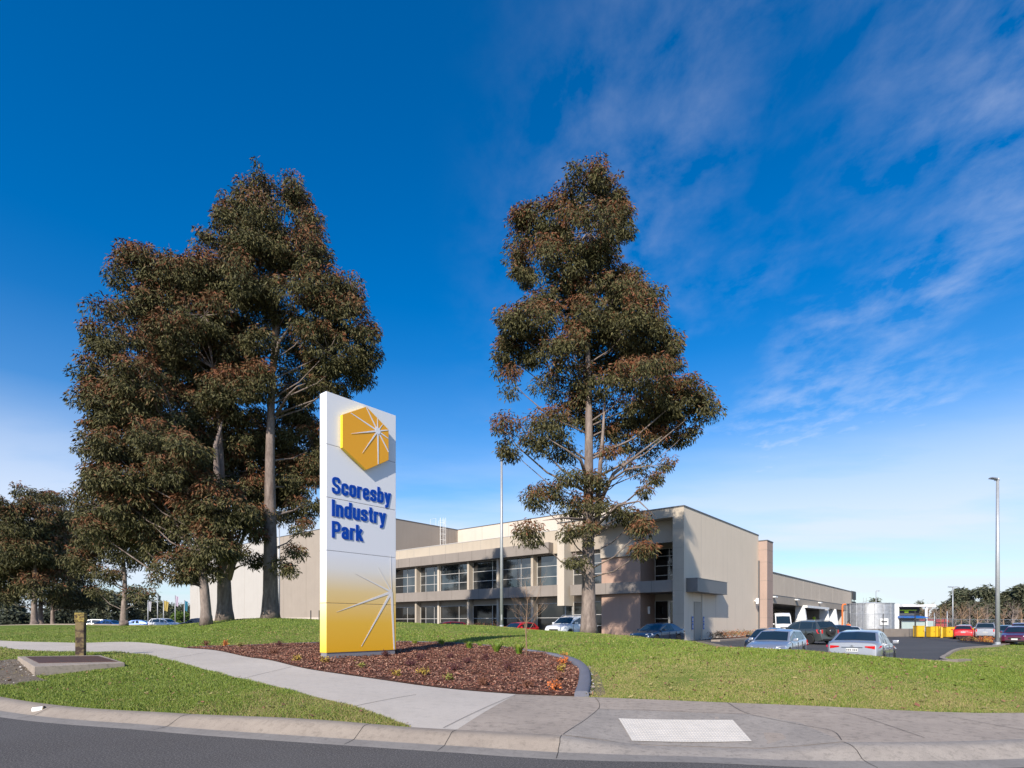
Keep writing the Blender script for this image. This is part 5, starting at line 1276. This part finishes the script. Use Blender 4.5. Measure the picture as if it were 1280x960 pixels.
# timber post with lichen cap
x, y, z = G(101, 821.5)
pw = 9.5 * y / F / 2; ph = (821.5 - 766) * y / F
tpost = empty('timber_post', (x, y, z), .35); tag(tpost, 'weathered timber marker post with a yellow lichened cap', 'post')
MB().box(-pw * .95, pw * .95, -pw * .95, pw * .95, -.2, ph * .80).build('shaft', MATS['timber_old'], tpost, bevel=.012)
MB().box(-pw * 1.08, pw * 1.08, -pw * 1.08, pw * 1.08, ph * .795, ph).build('cap', MATS['timber_lichen'], tpost, bevel=.012)
# pit slab
q0 = [G(22, 826), G(43, 846), G(156, 834.5), G(126, 820.5)]
def slab(pts, zt, zb, name, m, parent, inset=0, bevel=.01):
    c = Vector((sum(p[0] for p in pts) / 4, sum(p[1] for p in pts) / 4)); mb = MB()
    q = [(p[0] + (c.x - p[0]) * inset, p[1] + (c.y - p[1]) * inset) for p in pts]
    mb.v = [(a[0], a[1], zb) for a in q] + [(a[0], a[1], zt) for a in q]
    mb.f = [(0, 1, 2, 3), (7, 6, 5, 4), (0, 4, 5, 1), (1, 5, 6, 2), (2, 6, 7, 3), (3, 7, 4, 0)]; mb.m = [0] * 6
    return mb.build(name, m, parent, bevel=bevel)
zt = max(p[2] for p in q0) + .04
pit = empty('service_pit', (0, 0, 0)); tag(pit, 'raised concrete service pit with a rusty steel lid', 'service pit')
slab(q0, zt, zt - .5, 'concrete_surround', MATS['old_concrete'], pit)
slab([G(30, 826.5), G(47, 839), G(150, 833), G(124, 822.5)], zt + .012, zt - .02, 'steel_lid', MATS['rust_steel'], pit, .04, .004)
for f_ in (.33, .66):
    a = Vector(G(30, 826.5)[:2]).lerp(Vector(G(124, 822.5)[:2]), f_); c_ = Vector(G(47, 839)[:2]).lerp(Vector(G(150, 833)[:2]), f_); a, c_ = a.lerp(c_, .06), a.lerp(c_, .94)
    MB().tube([(a.x, a.y, zt + .012), (c_.x, c_.y, zt + .012)], .008, 5).build('lid_joint', MATS['dark_void'], pit)
# litter cup in the gutter
x, y, z = PZ(48, 891, .03)
cup = empty('paper_cup', (x, y, .085), .35); cup.scale = (1.5, 1.4, 1.4); tag(cup, 'crushed white paper cup lying in the gutter', 'cup')
MB().lathe([(.028, -.055), (.030, -.053), (.038, .045), (.036, .047)], 16, ax=0).build('cup_body', MATS['white_paint'], cup, auto=40)
MB().lathe([(.041, .046), (.042, .056), (.034, .062), (.02, .064)], 16, ax=0).build('lid', MATS['timber_old'], cup, auto=40)

# flag poles
mat('flag_grey', (.42, .42, .46), .8); mat('flag_dark', (.03, .05, .06), .8); mat('flag_yellow', (.38, .29, .08), .8); mat('flag_mauve', (.45, .38, .48), .8); mat('flag_teal', (.02, .17, .26), .8)
for px, tp4, fm, lb in ((185, 750, 'flag_grey', 'flagpole with a limp pale grey flag'), (197, 743, 'flag_dark', 'tallest flagpole with a small dark flag'), (204.5, 750, 'flag_yellow', 'flagpole with a yellow flag'), (219, 744, 'flag_mauve', 'flagpole with a faded mauve flag'), (230.5, 750, 'flag_teal', 'flagpole with a teal flag beside the warehouse corner')):
    x, y, _ = P(px, 92); z = H(x, y); s = 92 / F; top = EYE + (HY - tp4) * s - z
    root = empty('flagpole', (x, y, z)); tag(root, lb, 'flagpole', 'flagpoles on the left skyline')
    MB().tube([(0, 0, -.1), (0, 0, top)], [.09, .06], 8).build('pole', MATS['pole_galv'], root, smooth=True)
    mb = MB(); n = 9; w = .55 if fm != 'flag_yellow' else .8; hgt = 1.6 if fm != 'flag_dark' else .8
    for i in range(n):
        for j in range(7): mb.v.append((.07 + w * i / (n - 1) * (1 - .25 * j / 6), .09 * math.sin(i * 1.3 + j * .3), top - .1 - hgt * j / 6 - .25 * i / n))
    for i in range(n - 1):
        for j in range(6): mb.f.append((i * 7 + j, i * 7 + j + 1, (i + 1) * 7 + j + 1, (i + 1) * 7 + j)); mb.m.append(0)
    mb.build('flag', MATS[fm], root, smooth=True)

# steel water tank
x, y, _ = P(1088, 78); z = H(x, y); s = 78 / F; tr_ = 25 * s; th = EYE + (HY - 755) * s - z
tank = empty('water_tank', (x, y, z)); tag(tank, 'round corrugated galvanised water tank beside the loading yard', 'tank')
prof = []
nr = 30
for i in range(nr * 4 + 1): prof.append((tr_ + .022 * math.sin(i / 4 * 2 * math.pi), th * i / (nr * 4)))
MB().lathe(prof, 56).build('shell', MATS['galv'], tank, smooth=True)
MB().lathe([(tr_ + .07, th - .02), (tr_ + .07, th + .08), (tr_ * .6, th + .14), (.2, th + .24)], 40).build('tank_roof', MATS['galv'], tank, auto=30)
mb = MB()
for k in range(14):
    a = 2 * math.pi * k / 14; mb.box(-.04, .04, -.04, .04, 0, 0)
for k in range(16):
    a = 2 * math.pi * k / 16; mb.tube([((tr_ + .05) * math.cos(a), (tr_ + .05) * math.sin(a), 0), ((tr_ + .05) * math.cos(a), (tr_ + .05) * math.sin(a), th)], .035, 5)
mb.v = mb.v; mb.build('stiffener', MATS['galv'], tank)
mb = MB(); mb.box(-.55, .55, -tr_ - .13, -tr_ - .10, th * .30, th * .52); pl = mb.build('notice', MATS['white_paint'], tank)
MB().box(-.4, .4, -tr_ - .135, -tr_ - .131, th * .39, th * .43).build('notice_marks', MATS['dark_steel'], pl)
mb = MB()
for dx in (-.2, .2): mb.tube([(-tr_ * .75 + dx, -tr_ * .75, 0), (-tr_ * .75 + dx, -tr_ * .75, th + .8)], .03, 5)
for zz in np.arange(.3, th + .5, .3): mb.tube([(-tr_ * .75 - .2, -tr_ * .75, zz), (-tr_ * .75 + .2, -tr_ * .75, zz)], .02, 4)
mb.build('ladder', MATS['pole_galv'], tank)
# orange hydrant standpipe
x, y, _ = P(1053, 74); z = H(x, y); s = 74 / F; th = EYE + (HY - 755.5) * s - z
sp0 = empty('orange_standpipe', (x, y, z)); tag(sp0, 'orange painted standpipe bent over beside the steel tank', 'standpipe')
MB().tube([(0, 0, 0), (0, 0, th - .25), (.06, 0, th - .06), (.2, 0, th), (.45, 0, th)], .10, 10).build('pipe', MATS['orange_paint'], sp0, auto=50)
MB().lathe([(.22, 0), (.22, .05), (.14, .06)], 12).build('flange', MATS['orange_paint'], sp0)
# low concrete wall
wl = empty('yard_wall', (0, 0, 0)); tag(wl, 'low stained concrete wall along the yard fence', 'wall')
pa = Vector(P(1062, 64)); pb = Vector(P(1146, 68)); d = (pb - pa); L_ = d.length; wl.location = (pa.x, pa.y, H(pa.x, pa.y)); wl.rotation_euler = (0, 0, math.atan2(d.y, d.x))
for k in range(5): MB().box(L_ * k / 5 + .01, L_ * (k + 1) / 5 - .01, -.15, .15, -.3, .92).build('panel', MATS['kerb_concrete'], wl, bevel=.02)
# chain-link fence
def fence(pxa, Da, pxb, Db, h_, n, label, m='dark_steel'):
    pa = Vector(P(pxa, Da)); pb = Vector(P(pxb, Db)); d = pb - pa; L_ = d.length; root = empty('chain_link_fence', (pa.x, pa.y, H(pa.x, pa.y)), math.atan2(d.y, d.x)); tag(root, label, 'fence')
    for k in range(n + 1): MB().tube([(L_ * k / n, 0, -.2), (L_ * k / n, 0, h_)], .045, 6).build('post', MATS[m], root)
    mb = MB(); mb.tube([(0, 0, h_ - .05), (L_, 0, h_ - .05)], .025, 5)
    st = .28; x0 = 0
    k = 0
    while k * st < L_ + h_:
        for sg in (1, -1):
            a = k * st
            p0 = (a, 0) ; p1 = (a - h_, h_)
            if sg < 0: p0, p1 = (a - h_, 0), (a, h_)
            # clip in x
            (x0_, z0_), (x1_, z1_) = p0, p1
            def cl(xa, za, xb, zb, lim, hi):
                return xa, za
            t0, t1 = 0.0, 1.0; dx = x1_ - x0_
            for lim, s_ in ((0, 1), (L_, -1)):
                fa = (x0_ - lim) * s_; fb = (x1_ - lim) * s_
                if fa < 0 and fb < 0: t0 = 2
                elif fa < 0: t0 = max(t0, fa / (fa - fb))
                elif fb < 0: t1 = min(t1, fa / (fa - fb))
            if t0 < t1:
                A = (x0_ + dx * t0, 0, z0_ + (z1_ - z0_) * t0); B = (x0_ + dx * t1, 0, z0_ + (z1_ - z0_) * t1)
                mb.tube([A, B], .007, 3, cap=False)
        k += 1
    mb.build('mesh', MATS['pole_galv'], root); return root
fence(1062, 62, 1144, 65, 2.7, 2, 'chain link fence in front of the steel tank and white shed')
fence(1144.5, 66, 1192, 72, 2.2, 4, 'chain link fence behind the yellow cabinets')
fence(1192.5, 90, 1330, 96, 2.3, 14, 'long chain link fence under the bare trees on the right')
# yellow cabinets
YG = 'yellow steel cabinets by the yard gate'
def cabinet(px, wpx, py0, py1, D, leaves, label):
    x, y, _ = P(px, D); s = D / F; z = H(x, y); w = wpx * s / 2; h_ = (py1 - py0) * s
    root = empty('yellow_cabinet', (x, y, z), 0.0); tag(root, label, 'cabinet', YG)
    MB().box(-w, w, -.35, .35, .08, h_).build('case', MATS['yellow_paint'], root, bevel=.02)
    MB().box(-w - .03, w + .03, -.38, .38, h_, h_ + .05).build('cap', MATS['yellow_paint'], root, bevel=.01)
    for k in range(leaves):
        a = -w + 2 * w * k / leaves; e = -w + 2 * w * (k + 1) / leaves
        d_ = MB().box(a + .04, e - .04, -.375, -.352, .14, h_ - .06).build('door', MATS['yellow_paint'], root, bevel=.006)
        MB().box(e - .16, e - .12, -.40, -.376, h_ * .5, h_ * .62).build('handle', MATS['dark_steel'], d_)
    for a in (-w + .08, w - .08): MB().box(a - .05, a + .05, -.3, .3, -.02, .08).build('foot', MATS['dark_steel'], root)
cabinet(1148.5, 9, 782.3, 796.5, 64, 1, 'leftmost yellow cabinet against the tall fence post')
cabinet(1163.3, 5.6, 783.5, 796.8, 64, 1, 'yellow cabinet left half of the middle pair')
cabinet(1170.3, 6.6, 783.3, 796.8, 64.1, 1, 'yellow cabinet right half of the middle pair')
cabinet(1185.2, 10, 784, 796.8, 64, 2, 'yellow double door cabinet left of the red hatchback')
def bollard(px, py0, D, label, m='yellow_paint', r=.14):
    x, y, _ = P(px, D); z = H(x, y); h_ = EYE + (HY - py0) * D / F - z
    o = MB().lathe([(r, -.1), (r, h_ - .06), (r * .75, h_ - .01), (r * .2, h_)], 12).build('bollard', MATS[m], auto=40); o.location = (x, y, z); tag(o, label, 'bollard', 'yellow bollards by the yard gate')
bollard(1176.8, 784, 63.5, 'yellow bollard between the yellow cabinets'); bollard(1214.5, 785, 62, 'yellow bollard between the red hatchback and the silver wagon', r=.2)
x, y, _ = P(1176, 63); z = H(x, y)
o = MB().tube([(0, 0, 0), (0, 0, EYE + (HY - 759) * 63 / F - z)], .035, 8).build('gate_post', MATS['timber_lichen']); o.location = (x, y, z); tag(o, 'slim tall yellowish post rising between the yellow cabinets', 'post')
x, y, _ = P(1143.8, 63); z = H(x, y)
o = MB().tube([(0, 0, 0), (0, 0, EYE + (HY - 763) * 63 / F - z)], .05, 8).build('gate_post', MATS['dark_steel']); o.location = (x, y, z); tag(o, 'tall thin black post beside the leftmost yellow cabinet', 'post')
# orange safety cones
for px, py, D, lb in ((1219, 778, 75, 'orange cone on the fence line over the silver wagon'),):
    pass
# white shed with blue awning
s = 110 / F; x, y, _ = P(1116, 110); z = H(x, y) - .1
shed = empty('white_shed', (x, y, z)); tag(shed, 'white flat roofed shed with a dark front and a bright blue awning', 'shed')
def sx(px): return (px - 1116) * s
def sz(py): return EYE + (HY - py) * s - z
MB().box(sx(1112), sx(1124), 0, 8, 0, sz(755)).build('side_block', MATS['white_paint'], shed)
MB().box(sx(1124.2), sx(1152), .6, 8, 0, sz(759)).build('dark_front', MATS['dark_steel'], shed)
MB().box(sx(1123), sx(1164), -1.2, 8, sz(758.5), sz(756)).build('flat_roof', MATS['white_paint'], shed)
MB().tube([(sx(1154), -.8, 0), (sx(1154), -.8, sz(758.5))], .22, 8).build('column', MATS['white_paint'], shed)
mb = MB(); mb.prism([(-1.8, sz(772.5)), (-1.8, sz(771.6)), (.55, sz(769.6)), (.55, sz(772.5))], 0, sx(1122), sx(1152)); mb.build('awning', MATS['blue_paint'], shed)
MB().box(sx(1133), sx(1138), .5, .58, sz(766), sz(762.5)).build('notice_board', MATS['hivis'], shed)
MB().box(sx(1124.5), sx(1148), .45, .55, sz(763.2), sz(762.2)).build('stripe', MATS['hivis'], shed)
mat('pale_glass', (.42, .52, .50), .3)
MB().box(sx(1125), sx(1164), -.6, -.4, 0, sz(776)).build('screen_wall', MATS['pale_glass'], shed)
# red shed
x, y, _ = P(1182, 112); s = 112 / F; z = H(x, y)
rs = empty('red_shed', (x, y, z)); tag(rs, 'red gabled shed beyond the yard', 'shed')
hz_ = EYE + (HY - 776.5) * s - z; hp = EYE + (HY - 774) * s - z
MB().box(-14 * s, 3 * s, 0, 6, 0, hz_ - .2).build('wall', MATS['red_paint'], rs)
mb = MB(); mb.prism([(-14 * s, hz_ - .2), (3 * s, hz_ - .2), (.5 * s, hp), (-3 * s, hp)], 1, -.4, 6.4); mb.build('roof', MATS['red_paint'], rs)
# garden island
isl = [P(px, D)[:2] for px, D in ((1196, 51.5), (1225, 46.5), (1262, 42.6), (1262, 44.8), (1240, 49), (1208, 53))]
def island(poly, nm, m, off):
    mb = MB(); z0 = [H(p[0], p[1]) for p in poly]; n = len(poly)
    mb.v = [(p[0], p[1], q - .1) for p, q in zip(poly, z0)] + [(p[0], p[1], q + off) for p, q in zip(poly, z0)]
    mb.f = [tuple(range(n))[::-1], tuple(range(n, 2 * n))] + [(i, (i + 1) % n, n + (i + 1) % n, n + i) for i in range(n)]; mb.m = [0] * len(mb.f); return mb.build(nm, m, None)
o = island(isl, 'island_kerb', MATS['kerb_concrete'], .13); tag(o, kind='structure')
c_ = Vector((sum(p[0] for p in isl) / 6, sum(p[1] for p in isl) / 6)); isl2 = [tuple(c_.lerp(Vector(p), .88)) for p in isl]
o = island(isl2, 'island_bed', MATS['mulch_soil'], .16); tag(o, kind='structure')
def patch_shrub(name, px, D, w, h_, mk, label, seed, group):
    x, y, _ = P(px, D); z = H(x, y) + .1; root = empty(name, (x, y, z)); tag(root, label, 'shrub', group)
    r = random.Random(seed); mb = MB()
    for k in range(8): a = r.uniform(0, 6.28); mb.tube([(0, 0, 0), (math.cos(a) * w * .6, math.sin(a) * w * .6, h_ * .8)], .012, 4)
    mb.build('stems', MATS['shrub_brown'], root)
    cl = [((r.uniform(-w, w), r.uniform(-w, w) * .6, h_ * r.uniform(.3, .8)), (w * .35, w * .35, h_ * .35), 0, 1) for k in range(9)]
    V, Fc, mi = leaf_cloud(cl, 34, .12, seed=seed, red=0); fast_mesh('leaves', V, Fc, mi % len(mk), [MATS[q] for q in mk], root)
IG = 'shrubs in the car park garden island'
for i, (px, D, w, h_, mk, lb) in enumerate(((1204, 51.5, .7, .45, ['shrub_brown', 'shrub_gold'], 'brown shrub at the left tip of the car park island'), (1215, 50, .6, .5, ['shrub_brown', 'shrub_plum'], 'dark shrub in the left half of the car park island'),
        (1224, 48.6, .6, .5, ['shrub_gold', 'shrub_brown'], 'golden brown shrub in the middle of the car park island'), (1232, 47.2, .45, .55, ['shrub_orange', 'shrub_brown'], 'orange shrub left of the lamp post foot'), (1240, 46.2, .5, .6, ['shrub_orange', 'shrub_gold'], 'bright orange shrub nearest the lamp post foot'))):
    patch_shrub('island_shrub', px, D, w, h_, mk, lb, 500 + i, IG)
SG = 'shrubs along the foot of the cream side wall'
for i in range(9):
    px = 893 + i * 5.6; ss = sf(px, -1.3); p = Vector((15.97 + UX * ss + UY * 1.3, 52 + UY * ss - UX * 1.3)); D = p.y
    patch_shrub('wall_shrub', px, D, .75, .8, [['shrub_brown', 'leaf_green'], ['leaf_green', 'shrub_gold'], ['shrub_orange', 'leaf_green']][i % 3], ['first', 'second', 'third', 'fourth', 'fifth', 'sixth', 'seventh', 'eighth', 'last'][i] + ' shrub from the left along the cream side wall', 520 + i, SG)
o = MB().box(sf(884), 22.7, -2.6, -.6, -.3, .0).build('wall_garden', MATS['mulch_soil']); o.location = bld.location; o.rotation_euler = bld.rotation_euler; tag(o, kind='structure'); o.location.z = H(24, 60) + .08
o = MB().box(-.2, 24, -3.4, -2.6, -.3, .0).build('wall_footpath', MATS['kerb_concrete']); o.location = bld.location; o.rotation_euler = bld.rotation_euler; tag(o, kind='structure'); o.location.z = H(24, 60) + .10
# worn patch and hedge behind the mound in front of the office
for i, (px, w) in enumerate(((598, 14), (612, 12), (588, 10))):
    patch_shrub('hedge_clump', px, 52, 1.0, 1.55, ['leaf_olive', 'shrub_brown'], ['olive hedge clump left of the lamp post foot', 'olive hedge clump touching the lamp post foot', 'leftmost low olive hedge clump before the windows'][i], 560 + i, 'hedge clumps before the ribbon windows')
# dark marker posts before the warehouse
for px, py, D, lb in ((388.5, 763, 60, 'thin dark post before the warehouse wall left of the pylon sign'), (399, 763, 60, 'thin dark post touching the left edge of the pylon sign')):
    x, y, _ = P(px, D); z = H(x, y); o = MB().tube([(0, 0, -.2), (0, 0, EYE + (HY - py) * D / F - z)], .06, 6).build('marker_post', MATS['dark_steel']); o.location = (x, y, z); tag(o, lb, 'post')
# ------------------------------------------------------------------ people
def person(name, px, D, zb, head, label, top_m, leg_m, hat=None):
    x, y, _ = P(px, D); root = empty(name, (x, y, zb), R(head)); tag(root, label, 'person', None)
    J = dict(pel=(0, 0, .95, .15), che=(0, 0, 1.30, .17), nec=(0, .0, 1.50, .06), hea=(0, .01, 1.66, .10), hd2=(0, .01, 1.74, .08),
             ls=(-.19, 0, 1.43, .075), le=(-.26, .03, 1.15, .05), lw=(-.22, .18, .95, .035), lh=(-.20, .25, .90, .035), rs=(.19, 0, 1.43, .075), re=(.27, -.02, 1.16, .05), rw=(.25, .10, .93, .035), rh=(.24, .17, .87, .035),
             lk=(-.11, .05, .50, .075), la=(-.12, -.03, .09, .05), lf=(-.13, .14, .04, .045), rk=(.11, .02, .50, .075), ra=(.13, .02, .09, .05), rf=(.14, .19, .04, .045), lhip=(-.09, 0, .88, .11), rhip=(.09, 0, .88, .11))
    ks = list(J); E = [('pel', 'che'), ('che', 'nec'), ('nec', 'hea'), ('hea', 'hd2'), ('che', 'ls'), ('ls', 'le'), ('le', 'lw'), ('lw', 'lh'), ('che', 'rs'), ('rs', 're'), ('re', 'rw'), ('rw', 'rh'), ('pel', 'lhip'), ('lhip', 'lk'), ('lk', 'la'), ('la', 'lf'), ('pel', 'rhip'), ('rhip', 'rk'), ('rk', 'ra'), ('ra', 'rf')]
    me = bpy.data.meshes.new('body'); me.from_pydata([J[k][:3] for k in ks], [(ks.index(a), ks.index(c)) for a, c in E], [])
    o = bpy.data.objects.new('body', me); COL.objects.link(o); 
    md = o.modifiers.new('s', 'SKIN'); 
    for i, k in enumerate(ks): me.skin_vertices[0].data[i].radius = (J[k][3], J[k][3])
    me.skin_vertices[0].data[0].use_root = True
    o.modifiers.new('u', 'SUBSURF').levels = 1
    bpy.context.view_layer.update(); dg = bpy.context.evaluated_depsgraph_get(); m2 = bpy.data.meshes.new_from_object(o.evaluated_get(dg)); bpy.data.objects.remove(o)
    m2.materials.clear()
    for q in (MATS['skin'], MATS[top_m], MATS[leg_m], MATS['black_plastic']): m2.materials.append(q)
    for p in m2.polygons:
        c = p.center; p.use_smooth = True
        p.material_index = 3 if c.z < .12 else 2 if c.z < .98 and abs(c.x) < .19 and c.y < .16 else 1 if c.z < 1.50 and not (c.z < 1.0 and abs(c.x) > .17) else 0
    o = bpy.data.objects.new('body', m2); COL.objects.link(o); o.parent = root
    MB().lathe([(.125, 1.68), (.12, 1.76), (.07, 1.83), (.01, 1.85)], 14, (0, .01, 0)).build('hard_hat' if hat else 'hair', MATS[hat or 'black_plastic'], root, smooth=True)
    return root
s_ = sf(1017.5, 1.2); pp = (15.97 + UX * s_ - UY * 1.2, 52 + UY * s_ + UX * 1.2)
person('person', CX + F * pp[0] / pp[1], pp[1], 1.12, 150, 'worker in a yellow green vest standing on the loading dock', 'hivis', 'navy')
x, y, _ = P(1060.5, 62); person('person', 1060.5, 62, H(x, y) + .0, 120, 'worker in an orange top near the steel tank', 'orange_paint', 'navy')

# ------------------------------------------------------------------ camera, light, sky
cam = bpy.data.cameras.new('camera'); co = bpy.data.objects.new('camera', cam); COL.objects.link(co)
co.location = (0, 0, EYE); co.rotation_euler = (R(90), 0, 0)
cam.sensor_fit = 'HORIZONTAL'; cam.sensor_width = 36; cam.lens = 36 * F / 1280; cam.shift_y = (HY - 480) / 1280; cam.clip_end = 6000; cam.clip_start = .05
scene.camera = co
EL = 31.6; th_s = R(17); sd_ = Vector((-UX * math.cos(th_s) + UY * math.sin(th_s), -UY * math.cos(th_s) - UX * math.sin(th_s), 0)); to_sun = Vector((sd_.x * math.cos(R(EL)), sd_.y * math.cos(R(EL)), math.sin(R(EL))))
sl_ = bpy.data.lights.new('sun', 'SUN'); so_ = bpy.data.objects.new('sun', sl_); COL.objects.link(so_)
so_.rotation_euler = to_sun.to_track_quat('Z', 'Y').to_euler(); sl_.energy = 4.0; sl_.angle = R(.53); sl_.color = (1, .91, .79)
w = bpy.data.worlds.new('World'); scene.world = w; w.use_nodes = True; nt = w.node_tree; nt.nodes.clear()
N_ = nt.nodes.new; lk = nt.links.new
out = N_('ShaderNodeOutputWorld'); bg = N_('ShaderNodeBackground'); sky = N_('ShaderNodeTexSky'); sky.sky_type = 'NISHITA'; sky.sun_disc = False
sky.sun_elevation = R(EL); sky.sun_rotation = math.atan2(to_sun.x, to_sun.y); sky.altitude = 100; sky.air_density = 1.0; sky.dust_density = .3; sky.ozone_density = 1.6
hs = N_('ShaderNodeHueSaturation'); hs.inputs['Saturation'].default_value = 1.52; hs.inputs['Value'].default_value = 1.0
hs.inputs['Hue'].default_value = .507; hs.inputs['Value'].default_value = 1.16; lk(sky.outputs[0], hs.inputs['Color'])
tc = N_('ShaderNodeTexCoord'); sp_ = N_('ShaderNodeSeparateXYZ'); lk(tc.outputs['Generated'], sp_.inputs[0])
def M(op, a, b_=0.0, clamp=False):
    n = N_('ShaderNodeMath'); n.operation = op; n.use_clamp = clamp
    for s__, v in ((n.inputs[0], a), (n.inputs[1], b_)):
        if isinstance(v, bpy.types.NodeSocket): lk(v, s__)
        else: s__.default_value = v
    return n.outputs[0]
zc = M('ADD', M('MAXIMUM', sp_.outputs[2], 0.0), .06)
u = M('DIVIDE', sp_.outputs[0], zc); v = M('DIVIDE', sp_.outputs[1], zc)
def ramp_(fac, stops, ease=False):
    r = N_('ShaderNodeValToRGB')
    if ease: r.color_ramp.interpolation = 'EASE'
    while len(r.color_ramp.elements) < len(stops): r.color_ramp.elements.new(.5)
    for e, (p, c) in zip(r.color_ramp.elements, stops): e.position = p; e.color = (c, c, c, 1)
    lk(fac, r.inputs[0]); return r.outputs[0]
def cl_noise(sc__, loc, rot, nscale, detail, rough, dist=0.0):
    cb = N_('ShaderNodeCombineXYZ'); lk(u, cb.inputs[0]); lk(v, cb.inputs[1])
    mp = N_('ShaderNodeMapping'); mp.inputs['Scale'].default_value = sc__; mp.inputs['Location'].default_value = loc; mp.inputs['Rotation'].default_value = (0, 0, R(rot)); lk(cb.outputs[0], mp.inputs[0])
    n = N_('ShaderNodeTexNoise'); n.inputs['Scale'].default_value = nscale; n.inputs['Detail'].default_value = detail; n.inputs['Roughness'].default_value = rough; n.inputs['Distortion'].default_value = dist; lk(mp.outputs[0], n.inputs['Vector']); return n.outputs['Fac']
# cirrus: thin streaks drifting from upper right, denser to the right; low cloud banks near the horizon
zz = sp_.outputs[2]; az = M('DIVIDE', sp_.outputs[0], M('MAXIMUM', sp_.outputs[1], .05))      # tan of azimuth, + = right
streak = ramp_(cl_noise((.8, .55, 1), (8.2, 2.9, 0), 24, 1.1, 7, .55, 0), [(.42, 0.0), (.70, 1.0)])
puff = ramp_(cl_noise((1.5, 1.2, 1), (7.3, 2.2, 0), 30, 4.2, 6, .6, .15), [(.40, 0.0), (.72, 1.0)])
rightm = ramp_(M('ADD', M('MULTIPLY', az, .8), .22), [(.08, 0.0), (.62, 1.0)], True)
hi = ramp_(zz, [(.02, .9), (.10, .8), (.30, 1.0), (.45, 1.0), (.62, .7), (.80, .3)])
cir = M('MULTIPLY', M('MULTIPLY', M('MULTIPLY', streak, M('ADD', M('MULTIPLY', puff, 1.0), .0)), rightm), hi)
cir = M('MULTIPLY', cir, .66)
bank_n = ramp_(cl_noise((.22, .42, 1), (4.4, 2.3, 0), 6, 1.0, 7, .55, .1), [(.36, 0.0), (.56, 1.0)])
bank = M('MULTIPLY', M('MULTIPLY', bank_n, ramp_(zz, [(.0, .8), (.15, .95), (.24, .5), (.32, 0.0)])), .8)
mask = M('MAXIMUM', cir, bank, True)
hz2 = N_('ShaderNodeMix'); hz2.data_type = 'RGBA'; lk(ramp_(zz, [(0.0, .7), (.10, .5), (.24, .15), (.42, 0.0)]), hz2.inputs['Factor']); lk(hs.outputs[0], hz2.inputs[6]); hz2.inputs[7].default_value = (3.1, 4.25, 6.1, 1)
mx = N_('ShaderNodeMix'); mx.data_type = 'RGBA'; lk(mask, mx.inputs['Factor']); lk(hz2.outputs[2], mx.inputs[6]); mx.inputs[7].default_value = (5.5, 5.85, 6.7, 1)
lk(mx.outputs[2], bg.inputs['Color']); bg.inputs['Strength'].default_value = .095; lk(bg.outputs[0], out.inputs[0])
scene.view_settings.view_transform = 'Standard'; scene.view_settings.look = 'None'; scene.view_settings.exposure = 0.68; scene.view_settings.gamma = 1.0
scene.cycles.max_bounces = 6; scene.cycles.diffuse_bounces = 3; scene.cycles.glossy_bounces = 3; scene.cycles.transparent_max_bounces = 6
scene.cycles.use_denoising = True
